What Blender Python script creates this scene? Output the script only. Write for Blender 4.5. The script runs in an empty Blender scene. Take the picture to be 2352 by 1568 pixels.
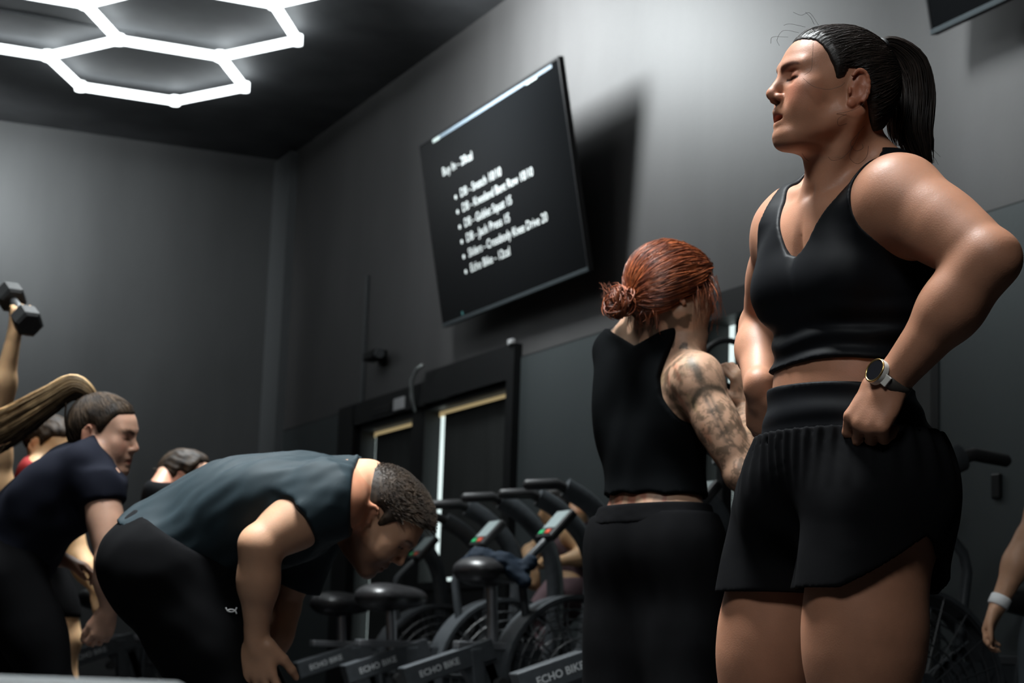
import bpy, bmesh, math, random
import numpy as np
from math import sin, cos, tan, pi, radians, sqrt, atan2
from mathutils import Matrix, Vector

random.seed(7)
rng = np.random.default_rng(7)
scene = bpy.context.scene
COL = scene.collection

# ------------------------------------------------------------------ camera
FPX, IW, IH = 4400.0, 2352.0, 1568.0
PITCH, ROLL, YAW = radians(9.55), radians(2.0), radians(24.1)
CAM = np.array([0.0, 0.0, 0.60])
FW = np.array([sin(YAW)*cos(PITCH), cos(YAW)*cos(PITCH), sin(PITCH)])
RT0 = np.array([cos(YAW), -sin(YAW), 0.0])
UP0 = np.cross(RT0, FW)
CR = cos(ROLL)*RT0 + sin(ROLL)*UP0
CU = cos(ROLL)*UP0 - sin(ROLL)*RT0
HF = np.array([sin(YAW), cos(YAW), 0.0])          # horizontal view direction
cam_data = bpy.data.cameras.new('camera')
cam_data.sensor_width = 36.0
cam_data.lens = 36.0*FPX/IW
cam_data.clip_start = 0.05
cam_data.dof.use_dof = True
cam_data.dof.focus_distance = 3.28
cam_data.dof.aperture_fstop = 7.0
cam = bpy.data.objects.new('camera', cam_data)
COL.objects.link(cam)
M = Matrix(((CR[0], CU[0], -FW[0], CAM[0]), (CR[1], CU[1], -FW[1], CAM[1]),
            (CR[2], CU[2], -FW[2], CAM[2]), (0, 0, 0, 1)))
cam.matrix_world = M
scene.camera = cam

# ------------------------------------------------------------------ world, exposure
world = bpy.data.worlds.new('world')
scene.world = world
world.use_nodes = True
world.node_tree.nodes['Background'].inputs[0].default_value = (0.55, 0.7, 0.75, 1)
world.node_tree.nodes['Background'].inputs[1].default_value = 0.02
scene.view_settings.view_transform = 'Standard'
scene.view_settings.look = 'None'
scene.view_settings.exposure = 0.0
scene.view_settings.gamma = 1.0
scene.view_settings.use_curve_mapping = False

# ------------------------------------------------------------------ lamps of the ceiling honeycombs above the frame, and added fill lamps
def area_lamp(name, loc, sx, sy, power, col, spread=180, target=None):
    l = bpy.data.lights.new(name, 'AREA')
    l.shape = 'RECTANGLE'; l.size = sx; l.size_y = sy
    l.energy = power; l.color = col; l.spread = radians(spread)
    o = bpy.data.objects.new(name, l)
    COL.objects.link(o)
    o.location = loc
    if target is not None:
        o.rotation_euler = (Vector(target)-Vector(loc)).to_track_quat('-Z', 'Y').to_euler()
    return o
COOL = (0.93, 0.985, 1.0)
area_lamp('unseen_lamp', (3.15, 9.4, 4.37), 0.6, 0.9, 108, COOL, 135, (4.45, 9.25, 4.08))
area_lamp('unseen_lamp', (1.0, 3.6, 4.37), 1.1, 1.1, 112, COOL, 80)
area_lamp('unseen_lamp', (0.9, 5.8, 4.37), 1.1, 1.1, 62, COOL, 80)
area_lamp('unseen_lamp', (1.25, 13.3, 4.37), 0.5, 0.6, 26, COOL, 85, (2.2, 14.65, 3.75))
area_lamp('unseen_lamp', (2.2, 7.5, 4.37), 0.9, 0.9, 60, COOL, 70)  # added overhead lamp to brighten the bikes
area_lamp('unseen_lamp', (3.1, 6.0, 4.37), 0.6, 0.8, 7, COOL, 42, (4.45, 5.45, 2.95))  # added narrow lamp, lifts the wall right of the woman
area_lamp('unseen_lamp', (-0.8, 0.2, 4.37), 1.2, 1.2, 12, COOL, 60, (1.7, 3.0, 1.6))   # added fill for the woman's front, behind the camera
scene.cycles.max_bounces = 4
scene.cycles.diffuse_bounces = 2
scene.cycles.glossy_bounces = 1
scene.cycles.transmission_bounces = 4
scene.cycles.caustics_reflective = False
scene.cycles.caustics_refractive = False

# ------------------------------------------------------------------ helpers
def ray(x, y):
    return FW + ((x-IW/2)*CR - (y-IH/2)*CU)/FPX
def PX(x, y, d):
    """point of the place seen at photo pixel (x, y) at depth d (metres along the view axis)"""
    return CAM + ray(x, y)*d
def on_x(x, y, X):
    v = ray(x, y); return CAM + v*((X-CAM[0])/v[0])
def on_y(x, y, Y):
    v = ray(x, y); return CAM + v*((Y-CAM[1])/v[1])
def nrm(v):
    v = np.asarray(v, float); return v/np.linalg.norm(v)

MATS = {}
def mat(name, color, rough=0.5, metal=0.0, spec=0.5, noise=None, bump=None, emit=None, coat=0.0, coat_rough=0.1, sheen=0.0, alpha=1.0, trans=0.0, sss=0.0):
    """procedural material. noise=(scale, amount, stretch) varies the colour; bump=(scale, strength, distance)"""
    if name in MATS: return MATS[name]
    m = bpy.data.materials.new(name); m.use_nodes = True
    nt = m.node_tree; b = nt.nodes['Principled BSDF']
    b.inputs['Base Color'].default_value = (*color, 1)
    b.inputs['Roughness'].default_value = rough
    b.inputs['Metallic'].default_value = metal
    b.inputs['Specular IOR Level'].default_value = spec
    b.inputs['Coat Weight'].default_value = coat
    b.inputs['Coat Roughness'].default_value = coat_rough
    b.inputs['Sheen Weight'].default_value = sheen
    b.inputs['Alpha'].default_value = alpha
    b.inputs['Transmission Weight'].default_value = trans
    if sss:
        b.inputs['Subsurface Weight'].default_value = sss
        b.inputs['Subsurface Radius'].default_value = (1.0, 0.35, 0.2)
        b.inputs['Subsurface Scale'].default_value = 0.008
    tc = nt.nodes.new('ShaderNodeTexCoord')
    if noise:
        mp = nt.nodes.new('ShaderNodeMapping')
        st = noise[2] if len(noise) > 2 else (1, 1, 1)
        mp.inputs['Scale'].default_value = st
        nz = nt.nodes.new('ShaderNodeTexNoise')
        nz.inputs['Scale'].default_value = noise[0]; nz.inputs['Detail'].default_value = 5
        mr = nt.nodes.new('ShaderNodeMapRange')
        mr.inputs['From Min'].default_value = 0.3; mr.inputs['From Max'].default_value = 0.7
        mr.inputs['To Min'].default_value = 1-noise[1]; mr.inputs['To Max'].default_value = 1+noise[1]
        mx = nt.nodes.new('ShaderNodeVectorMath'); mx.operation = 'SCALE'
        mx.inputs[0].default_value = color
        nt.links.new(tc.outputs['Object'], mp.inputs[0]); nt.links.new(mp.outputs[0], nz.inputs['Vector'])
        nt.links.new(nz.outputs['Fac'], mr.inputs['Value']); nt.links.new(mr.outputs[0], mx.inputs['Scale'])
        nt.links.new(mx.outputs[0], b.inputs['Base Color'])
    if bump:
        nb = nt.nodes.new('ShaderNodeTexNoise')
        nb.inputs['Scale'].default_value = bump[0]; nb.inputs['Detail'].default_value = 4
        bp = nt.nodes.new('ShaderNodeBump')
        bp.inputs['Strength'].default_value = bump[1]; bp.inputs['Distance'].default_value = bump[2]
        nt.links.new(tc.outputs['Object'], nb.inputs['Vector'])
        nt.links.new(nb.outputs['Fac'], bp.inputs['Height']); nt.links.new(bp.outputs[0], b.inputs['Normal'])
    if emit:
        b.inputs['Emission Color'].default_value = (*emit[0], 1)
        b.inputs['Emission Strength'].default_value = emit[1]
    MATS[name] = m
    return m

def link(o, parent=None):
    COL.objects.link(o)
    if parent is not None: o.parent = parent
    return o
def tag(o, label=None, cat=None, group=None, kind=None):
    if label: o['label'] = label
    if cat: o['category'] = cat
    if group: o['group'] = group
    if kind: o['kind'] = kind
    return o
def empty(name, loc=(0, 0, 0), label=None, cat=None, group=None):
    o = bpy.data.objects.new(name, None)
    o.empty_display_size = 0.1; o.location = loc
    link(o); tag(o, label, cat, group)
    return o
def np_mesh(name, V, F, smooth=True):
    """mesh from vertex array and (quad or tri) index array / list of faces"""
    me = bpy.data.meshes.new(name)
    V = np.asarray(V, np.float32)
    if isinstance(F, np.ndarray):
        n, k = F.shape
        me.vertices.add(len(V)); me.vertices.foreach_set('co', V.ravel())
        me.loops.add(n*k); me.loops.foreach_set('vertex_index', F.astype(np.int32).ravel())
        me.polygons.add(n)
        me.polygons.foreach_set('loop_start', np.arange(0, n*k, k, dtype=np.int32))
        me.polygons.foreach_set('loop_total', np.full(n, k, np.int32))
    else:
        me.from_pydata([tuple(map(float, v)) for v in V], [], F)
    me.update(calc_edges=True)
    if smooth: me.polygons.foreach_set('use_smooth', np.ones(len(me.polygons), bool))
    return me
def obj(name, me, material=None, parent=None):
    """an object whose mesh is given in world space; the parent (an Empty at its base) keeps it there"""
    o = bpy.data.objects.new(name, me)
    link(o)
    if material is not None: me.materials.append(material)
    if parent is not None:
        o.parent = parent
        if parent.parent is None: o.matrix_parent_inverse = Matrix.Translation(-parent.location)
    return o

class MB:
    """collects simple shapes into one mesh"""
    def __init__(s): s.bm = bmesh.new()
    def box(s, lo, hi, bev=0.0, mtx=None):
        lo = np.asarray(lo, float); hi = np.asarray(hi, float)
        c = (lo+hi)/2; d = hi-lo
        r = bmesh.ops.create_cube(s.bm, size=1.0)
        vs = r['verts']
        for v in vs: v.co = Vector((v.co.x*d[0], v.co.y*d[1], v.co.z*d[2]))
        if bev > 0:
            es = list({e for v in vs for e in v.link_edges})
            r2 = bmesh.ops.bevel(s.bm, geom=es, offset=bev, segments=2, affect='EDGES', profile=0.5)
            vs = list({v for f in r2['faces'] for v in f.verts} | {v for v in vs if v.is_valid})
        T = Matrix.Translation(Vector(c))
        if mtx is not None: T = mtx @ T
        for v in vs: v.co = T @ v.co
        return s
    def tube(s, pts, r, n=10, caps=True, flat=None):
        """swept tube along pts; r number or list; flat=(direction, factor) squashes the section"""
        pts = [np.asarray(p, float) for p in pts]
        rs = list(r) if hasattr(r, '__len__') else [r]*len(pts)
        rings = []
        prev = None
        for i, p in enumerate(pts):
            a = pts[max(i-1, 0)]; b = pts[min(i+1, len(pts)-1)]
            t = nrm(b-a)
            if prev is None:
                u = np.cross(t, [0, 0, 1]) if abs(t[2]) < 0.95 else np.cross(t, [1, 0, 0])
            else:
                u = prev - t*(prev@t)
            u = nrm(u); prev = u; w = np.cross(t, u)
            ring = []
            for k in range(n):
                an = 2*pi*k/n
                o = (cos(an)*u + sin(an)*w)*rs[i]
                if flat is not None:
                    d = nrm(flat[0]); o = o - d*(o@d)*(1-flat[1])
                ring.append(s.bm.verts.new(p+o))
            rings.append(ring)
        for A, B in zip(rings[:-1], rings[1:]):
            for k in range(n):
                s.bm.faces.new((A[k], A[(k+1) % n], B[(k+1) % n], B[k]))
        if caps:
            s.bm.faces.new(rings[0][::-1]); s.bm.faces.new(rings[-1])
        return s
    def bar(s, a, b, w, h, up=(0, 0, 1), bev=0.0):
        """rectangular bar from a to b, w across, h along up"""
        a = np.asarray(a, float); b = np.asarray(b, float)
        t = nrm(b-a); u = np.asarray(up, float); u = nrm(u - t*(u@t)); x = np.cross(u, t)
        L = np.linalg.norm(b-a)
        m = Matrix(((x[0], t[0], u[0], a[0]), (x[1], t[1], u[1], a[1]), (x[2], t[2], u[2], a[2]), (0, 0, 0, 1)))
        return s.box((-w/2, 0, -h/2), (w/2, L, h/2), bev, m)
    def prism(s, poly, axis_o, ux, uy, uz, depth):
        """extruded polygon: points poly in plane (ux, uy) at origin axis_o, thickness depth along uz (centred)"""
        o = np.asarray(axis_o, float); ux = np.asarray(ux, float); uy = np.asarray(uy, float); uz = np.asarray(uz, float)
        A = [s.bm.verts.new(o+ux*p[0]+uy*p[1]-uz*depth/2) for p in poly]
        B = [s.bm.verts.new(o+ux*p[0]+uy*p[1]+uz*depth/2) for p in poly]
        s.bm.faces.new(A[::-1]); s.bm.faces.new(B)
        n = len(poly)
        for k in range(n): s.bm.faces.new((A[k], A[(k+1) % n], B[(k+1) % n], B[k]))
        return s
    def ellipsoid(s, c, r, mtx=None, seg=20, power=None):
        q = bmesh.ops.create_uvsphere(s.bm, u_segments=seg, v_segments=max(8, seg//2), radius=1.0)
        T = Matrix.Translation(Vector(c))
        for v in q['verts']:
            x = Vector((v.co.x*r[0], v.co.y*r[1], v.co.z*r[2]))
            if mtx is not None: x = mtx @ x
            v.co = T @ x
        return s
    def torus(s, c, axis, R, r, n=40, m=8, a0=0.0, a1=2*pi, ref=None):
        ax = nrm(axis)
        u = np.cross(ax, [0, 0, 1]) if abs(ax[2]) < 0.9 else np.cross(ax, [1, 0, 0])
        if ref is not None: u = np.asarray(ref, float) - ax*(np.asarray(ref, float)@ax)
        u = nrm(u); w = np.cross(ax, u)
        full = abs(a1-a0-2*pi) < 1e-6
        k = n if full else n+1
        rings = []
        for i in range(k):
            t = a0+(a1-a0)*i/n
            d = cos(t)*u+sin(t)*w
            rings.append([s.bm.verts.new(np.asarray(c, float)+d*(R+r*cos(2*pi*j/m))+ax*r*sin(2*pi*j/m)) for j in range(m)])
        for i in range(n):
            A, B = rings[i], rings[(i+1) % k]
            for j in range(m): s.bm.faces.new((A[j], A[(j+1) % m], B[(j+1) % m], B[j]))
        return s
    def build(s, name, material=None, parent=None, smooth=False, autosmooth=None):
        bmesh.ops.recalc_face_normals(s.bm, faces=s.bm.faces)
        me = bpy.data.meshes.new(name); s.bm.to_mesh(me); s.bm.free()
        if smooth or autosmooth:
            me.polygons.foreach_set('use_smooth', np.ones(len(me.polygons), bool))
            if autosmooth:
                try: me.set_sharp_from_angle(angle=radians(autosmooth))
                except Exception: pass
        return obj(name, me, material, parent)

def text_mesh(txt, size, origin, ux, uy, material, name, parent=None, depth=0.0, align='LEFT', bold=0.0, squeeze=1.0):
    cu = bpy.data.curves.new('tmp_text', 'FONT')
    cu.body = txt; cu.size = size; cu.extrude = depth; cu.align_x = align; cu.offset = bold; cu.resolution_u = 3
    t = bpy.data.objects.new('tmp_text', cu); COL.objects.link(t)
    dg = bpy.context.evaluated_depsgraph_get()
    me = bpy.data.meshes.new_from_object(t.evaluated_get(dg))
    bpy.data.objects.remove(t); bpy.data.curves.remove(cu)
    ux = np.asarray(ux, float); uy = np.asarray(uy, float); uz = np.cross(ux, uy)
    T = Matrix(((ux[0]*squeeze, uy[0], uz[0], origin[0]), (ux[1]*squeeze, uy[1], uz[1], origin[1]), (ux[2]*squeeze, uy[2], uz[2], origin[2]), (0, 0, 0, 1)))
    me.transform(T); me.materials.clear(); me.name = name
    return obj(name, me, material, parent)
# ------------------------------------------------------------------ the room
XW, YW, ZC = 4.45, 14.65, 4.58           # right wall, far wall, ceiling
BAND = 2.32
def wall_paint(name, col, rough, spec, streak=0.12):
    """dull dark wall paint with roller streaks"""
    m = mat(name, col, rough, 0, spec, noise=(2.2, streak, (1, 1, 0.35)), bump=(55, 0.12, 0.004))
    return m
M_UP = wall_paint('paint_charcoal', (0.085, 0.083, 0.083), 0.5, 0.5)
M_LOW = wall_paint('paint_slate', (0.056, 0.066, 0.068), 0.42, 0.5, 0.08)
M_CEIL = mat('ceiling_black', (0.12, 0.124, 0.13), 0.6, 0, 0.2, noise=(3, 0.2))
M_FLOOR = mat('rubber_floor', (0.02, 0.02, 0.021), 0.8, 0, 0.3, noise=(60, 0.4))
M_BLK = mat('black_metal', (0.007, 0.0075, 0.008), 0.5, 0.0, 0.3)
M_TRIM = mat('trim_charcoal', (0.11, 0.116, 0.12), 0.5, 0, 0.4)
def struct(mb, name, material, parent=None):
    o = mb.build(name, material, parent)
    if parent is None: o['kind'] = 'structure'
    return o
XL, YB = -6.5, -3.0
struct(MB().box((XL-.2, YB-.2, -.15), (XW+.2, YW+.2, 0)), 'floor', M_FLOOR)
struct(MB().box((XL-.2, YB-.2, ZC), (XW+.2, YW+.2, ZC+.15)), 'ceiling', M_CEIL)
wl = struct(MB().box((XL, YW, 0), (XW, YW+.2, ZC)), 'wall_far', wall_paint('paint_far', (0.088, 0.09, 0.092), 0.5, 0.4))
struct(MB().box((XL-.2, YB, 0), (XL, YW+.2, ZC)), 'wall_left', M_UP)
struct(MB().box((XL-.2, YB-.2, 0), (XW+.2, YB, ZC)), 'wall_back', M_UP)
# right wall: openings for a door and two windows
wr_up = struct(MB().box((XW, YB, BAND), (XW+.2, YW, ZC)), 'wall_right', M_UP)
def low(a, b, z0=0.0, z1=BAND):
    o = MB().box((XW-.006, a, z0), (XW+.2, b, z1)).build('wall_panel', M_LOW, wr_up)
    return o
low(YB, 5.95); low(7.76, 9.86); low(12.80, YW)
low(5.95, 7.76, 2.28, BAND)
# charcoal surround of the entrance, standing proud of the wall
struct(MB().box((XW-.05, 9.80, 2.20), (XW+.2, 11.16, 2.40)).box((XW-.05, 9.80, 0), (XW+.2, 9.90, 2.2)).box((XW-.012, 11.28, 0), (XW+.2, 11.45, 2.20)), 'trim_1', M_BLK)
struct(MB().box((XW-.05, 12.48, 0), (XW+.2, 12.80, 2.34)).box((XW-.05, 11.16, 2.19), (XW+.2, 12.5, 2.34)), 'trim_2', M_BLK)
struct(MB().box((XW-.05, 5.85, 2.2), (XW+.05, 7.95, 2.32)).box((XW-.05, 7.73, 0), (XW+.05, 7.97, 2.2)), 'trim_3', M_BLK)
M_DAY = mat('daylight_pane', (0.8, 0.9, 0.9), 0.3, emit=((0.80, 0.95, 0.93), 1.05))
M_DAYW = mat('daylight_warm', (0.8, 0.7, 0.5), 0.3, emit=((0.80, 0.62, 0.32), 0.42))
M_BLIND = mat('blackout_blind', (0.017, 0.019, 0.018), 0.7, noise=(8, 0.3, (1, 1, 0.2)))
M_GLASS = mat('dark_glass', (0.02, 0.025, 0.026), 0.06, 0, 0.5)
def window(name, y0, y1, z0, z1, gap_l, gap_t, gap_b, rails=True, warm_top=True):
    """frame, daylight behind, and a dark blind that leaves slits of daylight at its edges. y1 is the far (left) side"""
    fr = MB()
    t = 0.05
    fr.box((XW-.01, y0-t, z0-t), (XW+.12, y0, z1+t)).box((XW-.01, y1, z0-t), (XW+.12, y1+t, z1+t))
    fr.box((XW-.01, y0, z1), (XW+.12, y1, z1+t)).box((XW-.01, y0, z0-t), (XW+.12, y1, z0))
    if z0 > 0.3: fr.box((XW+.0, y0, 0.0), (XW+.12, y1, z0-t))
    root = struct(fr, name, M_BLK)
    MB().box((XW+.10, y0, z0), (XW+.115, y1, z1)).build('pane', M_DAY, root)
    if warm_top: MB().box((XW+.088, y0, z1-.032), (XW+.098, y1, z1)).build('upper_pane', M_DAYW, root)
    MB().box((XW+.065, y0-.001, z0+gap_b), (XW+.075, y1-gap_l, z1-gap_t)).build('blind', M_BLIND, root)
    return root
window('window_1', 9.95, 11.235, 1.08, 2.165, 0.15, 0.03, 0.03)
d1 = window('door_1', 11.46, 12.42, 0.20, 2.145, 0.10, 0.03, 0.0)
MB().box((XW-.02, 11.46, 0.9), (XW+.02, 11.5, 1.2), 0.008).build('door_handle', M_BLK, d1)
MB().box((XW-.055, 11.75, 2.205), (XW+.0, 12.1, 2.27), 0.01).build('door_closer', M_BLK, d1)
window('window_2', 5.98, 7.675, 0.20, 2.2, 0.11, 0.0, 0.0, warm_top=False)
tag(MB().box((XW-.062, 11.50, 2.205), (XW-.046, 11.68, 2.285), 0.004).build('door_sign', mat('sign_grey', (0.55, 0.55, 0.56), 0.5)),
    'small pale grey sign plate above the narrow door', 'sign')
# pilaster in the far corner, seam strip
struct(MB().box((XW-.07, YW-.42, 0), (XW, YW, ZC-.02)), 'trim_4', M_TRIM)
struct(MB().box((XW-.018, 12.42, BAND), (XW, 12.47, 3.25)), 'trim_5', M_TRIM)
struct(MB().box((XW-.006, YB, BAND-.006), (XW, YW-.42, BAND+.006)), 'trim_6', M_BLK)
# bent conduit beside the door head
tag(MB().tube([(XW-.055, 11.30, 2.16), (XW-.075, 11.32, 2.26), (XW-.085, 11.31, 2.36), (XW-.07, 11.26, 2.43), (XW-.05, 11.21, 2.45)], 0.013, 8)
    .build('conduit', mat('worn_steel', (0.35, 0.37, 0.37), 0.35, 0.6), smooth=True), 'short bent grey conduit over the wall beside the door head', 'conduit')
# little camera on the wall
sc_root = empty('security_camera', (XW, 12.05, 2.62), 'small black security camera on the wall above the door', 'camera')
MB().box((XW-.03, 12.0, 2.56), (XW, 12.1, 2.66), .006).build('mount', M_BLK, sc_root)
MB().box((XW-.13, 11.93, 2.585), (XW-.03, 12.14, 2.65), .015).build('housing', M_BLK, sc_root)
MB().tube([(XW-.09, 11.95, 2.617), (XW-.09, 11.90, 2.617)], 0.032, 14).build('lens_hood', mat('camera_grey', (0.1, 0.105, 0.11), 0.4), sc_root)
# clamp at the corner of the entrance surround
tag(MB().box((XW-.07, 9.80, 2.395), (XW-.045, 9.86, 2.425), .004).build('bracket', mat('sign_grey', (0.55, .55, .56), .5)), 'tiny pale bracket on the corner of the entrance surround', 'bracket')
tag(MB().box((XW-.02, 5.56, 1.25), (XW-.005, 5.61, 1.34), .005).build('wall_switch', M_BLK), 'small black switch plate on the wall right of the woman', 'switch')
tag(MB().box((XW-.08, 5.30, 3.28), (XW-.004, 5.40, 3.56), .01).build('wall_box', mat('white_plastic', (0.75, .77, .77), .5)), 'white plastic box on the upper wall at the right edge', 'box')

# ------------------------------------------------------------------ honeycomb of light tubes under the ceiling
M_TUBE = mat('light_tube', (0.9, 0.95, 0.95), 0.4, emit=((0.92, 0.985, 1.0), 4.8))
M_CONN = mat('tube_connector', (0.6, 0.65, 0.65), 0.4)
HS, HZ = 0.678, 4.488
def honeycomb(name, far_xy, cols, label):
    """flat-topped hexagons; far_xy = far right-hand vertex of the first hexagon; cols = list of (column, first row, rows)"""
    root = empty(name, (far_xy[0], far_xy[1], HZ), label, 'ceiling light')
    s = HS; c0 = np.array([far_xy[0]-s/2, far_xy[1]-s*sqrt(3)/2])
    edges = {}; verts = {}
    for col, r0, nr in cols:
        for r in range(r0, r0+nr):
            c = c0 + np.array([1.5*s*col, -sqrt(3)*s*(r + (0.5 if col % 2 else 0.0))])
            vs = [c+s*np.array([cos(radians(60*k)), sin(radians(60*k))]) for k in range(6)]
            for k in range(6):
                a, b = vs[k], vs[(k+1) % 6]
                ka = tuple(np.round(a, 2)); kb = tuple(np.round(b, 2))
                verts[ka] = a
                edges[tuple(sorted((ka, kb)))] = (a, b)
    me = None
    for a, b in edges.values():
        d = nrm(b-a)
        p, q = a+d*0.028, b-d*0.028
        MB().tube([(p[0], p[1], HZ), (q[0], q[1], HZ)], 0.031, 8).build('light_tube', M_TUBE, root, smooth=False)
    for v in verts.values():
        MB().tube([(v[0], v[1], HZ-.03), (v[0], v[1], HZ+.034)], 0.036, 8).build('connector', M_TUBE, root)
    return root
far = CAM + ray(402, 232)*((HZ-CAM[2])/ray(402, 232)[2])
honeycomb('honeycomb_light', far[:2], [(0, 0, 4), (-1, -0, 4), (-2, 1, 3)], 'glowing white honeycomb of light tubes under the black ceiling')
for (cx_, cy_), wh_ in (((1.0, 3.6), 'above the resting woman'), ((0.9, 5.8), 'above the bent man')):
    honeycomb('hexagon_light', (cx_+HS/2, cy_+HS*sqrt(3)/2), [(0, 0, 1)], 'single glowing hexagon of light tubes on the ceiling '+wh_)
# thin ribs of the ceiling above the honeycomb
for k, yy in enumerate((12.0, 10.9)):
    o = MB().box((0.2, yy, ZC-.012), (2.6, yy+.05, ZC)).build('trim_%d' % (7+k), M_CEIL); o['kind'] = 'structure'

# ------------------------------------------------------------------ television with the workout list
M_TV = mat('tv_bezel', (0.012, 0.012, 0.013), 0.35)
M_SCR = mat('tv_screen', (0.006, 0.0065, 0.0072), 0.10, 0, 0.05)
M_TXT = mat('screen_text', (0.8, 0.85, 0.85), 0.6, emit=((0.82, 0.9, 0.88), 0.62))
M_TVEDGE = mat('tv_edge', (0.10, 0.12, 0.13), 0.3, 0.5)
def television(name, c, w, tilt, ry, label, lines=None, standoff=0.35):
    h = w*9/16
    wd = np.array([sin(ry), -cos(ry), 0.0])
    n = np.array([-cos(ry)*cos(tilt), -sin(ry)*cos(tilt), -sin(tilt)])
    up = np.cross(wd, n); up = up if up[2] > 0 else -up
    c = np.asarray(c, float)
    root = empty(name, tuple(c), label, 'television')
    Mx = Matrix(((wd[0], up[0], n[0], c[0]), (wd[1], up[1], n[1], c[1]), (wd[2], up[2], n[2], c[2]), (0, 0, 0, 1)))
    MB().box((-w/2, -h/2, -.028), (w/2, h/2, 0), .006, Mx).build('body', M_TV, root)
    b = 0.014
    MB().box((-w/2, h/2-b, -.001), (w/2, h/2, .006), .002, Mx).box((-w/2, -h/2, -.001), (-w/2+b, h/2-b, .006), .002, Mx)\
        .box((w/2-b, -h/2, -.001), (w/2, h/2-b, .006), .002, Mx).build('bezel', M_TV, root)
    MB().box((-w/2, -h/2, -.001), (w/2, -h/2+.022, .008), .003, Mx).build('lower_trim', M_TVEDGE, root)
    MB().box((-w/2+b, -h/2+.02, .0), (w/2-b, h/2-b, .003), 0, Mx).build('screen', M_SCR, root)
    # wall arm
    bk = c - n*.05
    MB().box((-.2, -.2, -.07), (.2, .2, -.026), .005, Mx).build('mount_plate', M_BLK, root)
    wp = np.array([XW, c[1], c[2]-.05])
    MB().bar(bk-n*.02, wp, .09, .09).box((XW-.03, c[1]-.12, c[2]-.25), (XW, c[1]+.12, c[2]+.15)).build('wall_arm', M_BLK, root)
    return root, c, wd, up, n, w, h
TVW = 2.02
tv, c, wd, up, n, w, h = television('television', (4.195, 9.656, 3.162), TVW, 0.187, -0.010, 'large tilted wall television showing a white workout list')
def on_scr(u, v): return c + wd*(u-.5)*w + up*(.5-v)*h + n*.0055
LINES = ['Buy In - 20cal', None, 'DB - Snatch 10/10', 'DB - Kneeland Bent Row 10/10', 'DB - Goblet Squat 15', 'DB - Jack Press 15', 'Sliders - Crossbody Knee Drive 20', 'Echo Bike - 12cal']
VB = [.232, None, .385, .463, .543, .621, .700, .779]
UE = [.383, None, .561, .759, .602, .574, .807, .546]
for i, t in enumerate(LINES):
    if t is None: continue
    u0 = .155 if i == 0 else .264
    size = 0.0445*h/0.70
    o = text_mesh(t, size, on_scr(u0, VB[i]), wd, up, M_TXT, 'screen_text', tv, bold=0.0); o['kind'] = 'stuff'
    me = o.data
    co = np.empty(len(me.vertices)*3, np.float32); me.vertices.foreach_get('co', co); co = co.reshape(-1, 3)
    pu = (co - on_scr(u0, VB[i]))@wd
    k = ((UE[i]-u0)*w)/pu.max()
    co = co + np.outer(pu*(k-1), wd)
    me.vertices.foreach_set('co', co.astype(np.float32).ravel()); me.update()
    if i > 0:
        b = MB(); cc = on_scr(.229, VB[i]-.014)
        b.tube([cc-n*.0005, cc+n*.001], .0125, 14).build('screen_text', M_TXT, tv)
M_BAR = mat('screen_bar', (0.2, 0.25, 0.3), 0.5, emit=((0.42, 0.60, 0.72), 0.20))
M_BAR2 = mat('screen_bar_bright', (0.4, 0.45, 0.45), 0.5, emit=((0.75, 0.95, 0.9), 0.6))
def scr_rect(u0, u1, v0, v1, m, nm):
    a, b_, c_, d = on_scr(u0, v0), on_scr(u1, v0), on_scr(u1, v1), on_scr(u0, v1)
    obj(nm, np_mesh(nm, [a, b_, c_, d], [(0, 1, 2, 3)], False), m, tv)
scr_rect(.17, .955, .018, .034, M_BAR, 'status_bar')
scr_rect(.115, .17, .018, .036, M_BAR2, 'status_mark')
scr_rect(.79, .86, .018, .040, M_BAR2, 'status_mark')
scr_rect(.158, .168, .955, .975, mat('logo_teal', (.05, .2, .2), .5, emit=((.2, .5, .5), .12)), 'logo_mark')
# second television, top right
bl1 = c - wd*w/2 - up*h/2
bl2 = on_x(2141, 82, bl1[0])
c2 = c + (bl2-bl1)
television('television', tuple(c2), TVW, 0.187, -0.010, 'dark television mounted high on the wall at the top right corner')
# ------------------------------------------------------------------ bodies: blended solids, meshed as one continuous surface
def smin(a, b, k):
    h = np.maximum(k-np.abs(a-b), np.float32(0))
    return np.minimum(a, b) - h*h*np.float32(0.25/k)
def smax(a, b, k): return -smin(-a, -b, k)
def rot_axes(x, y, z):
    """columns = local axes in world"""
    return np.array([nrm(x), nrm(y), nrm(z)]).T
def rotz(a):
    c, s = cos(a), sin(a); return np.array([[c, -s, 0], [s, c, 0], [0, 0, 1.0]])
def rotx(a):
    c, s = cos(a), sin(a); return np.array([[1.0, 0, 0], [0, c, -s], [0, s, c]])
def roty(a):
    c, s = cos(a), sin(a); return np.array([[c, 0, s], [0, 1.0, 0], [-s, 0, c]])

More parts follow.
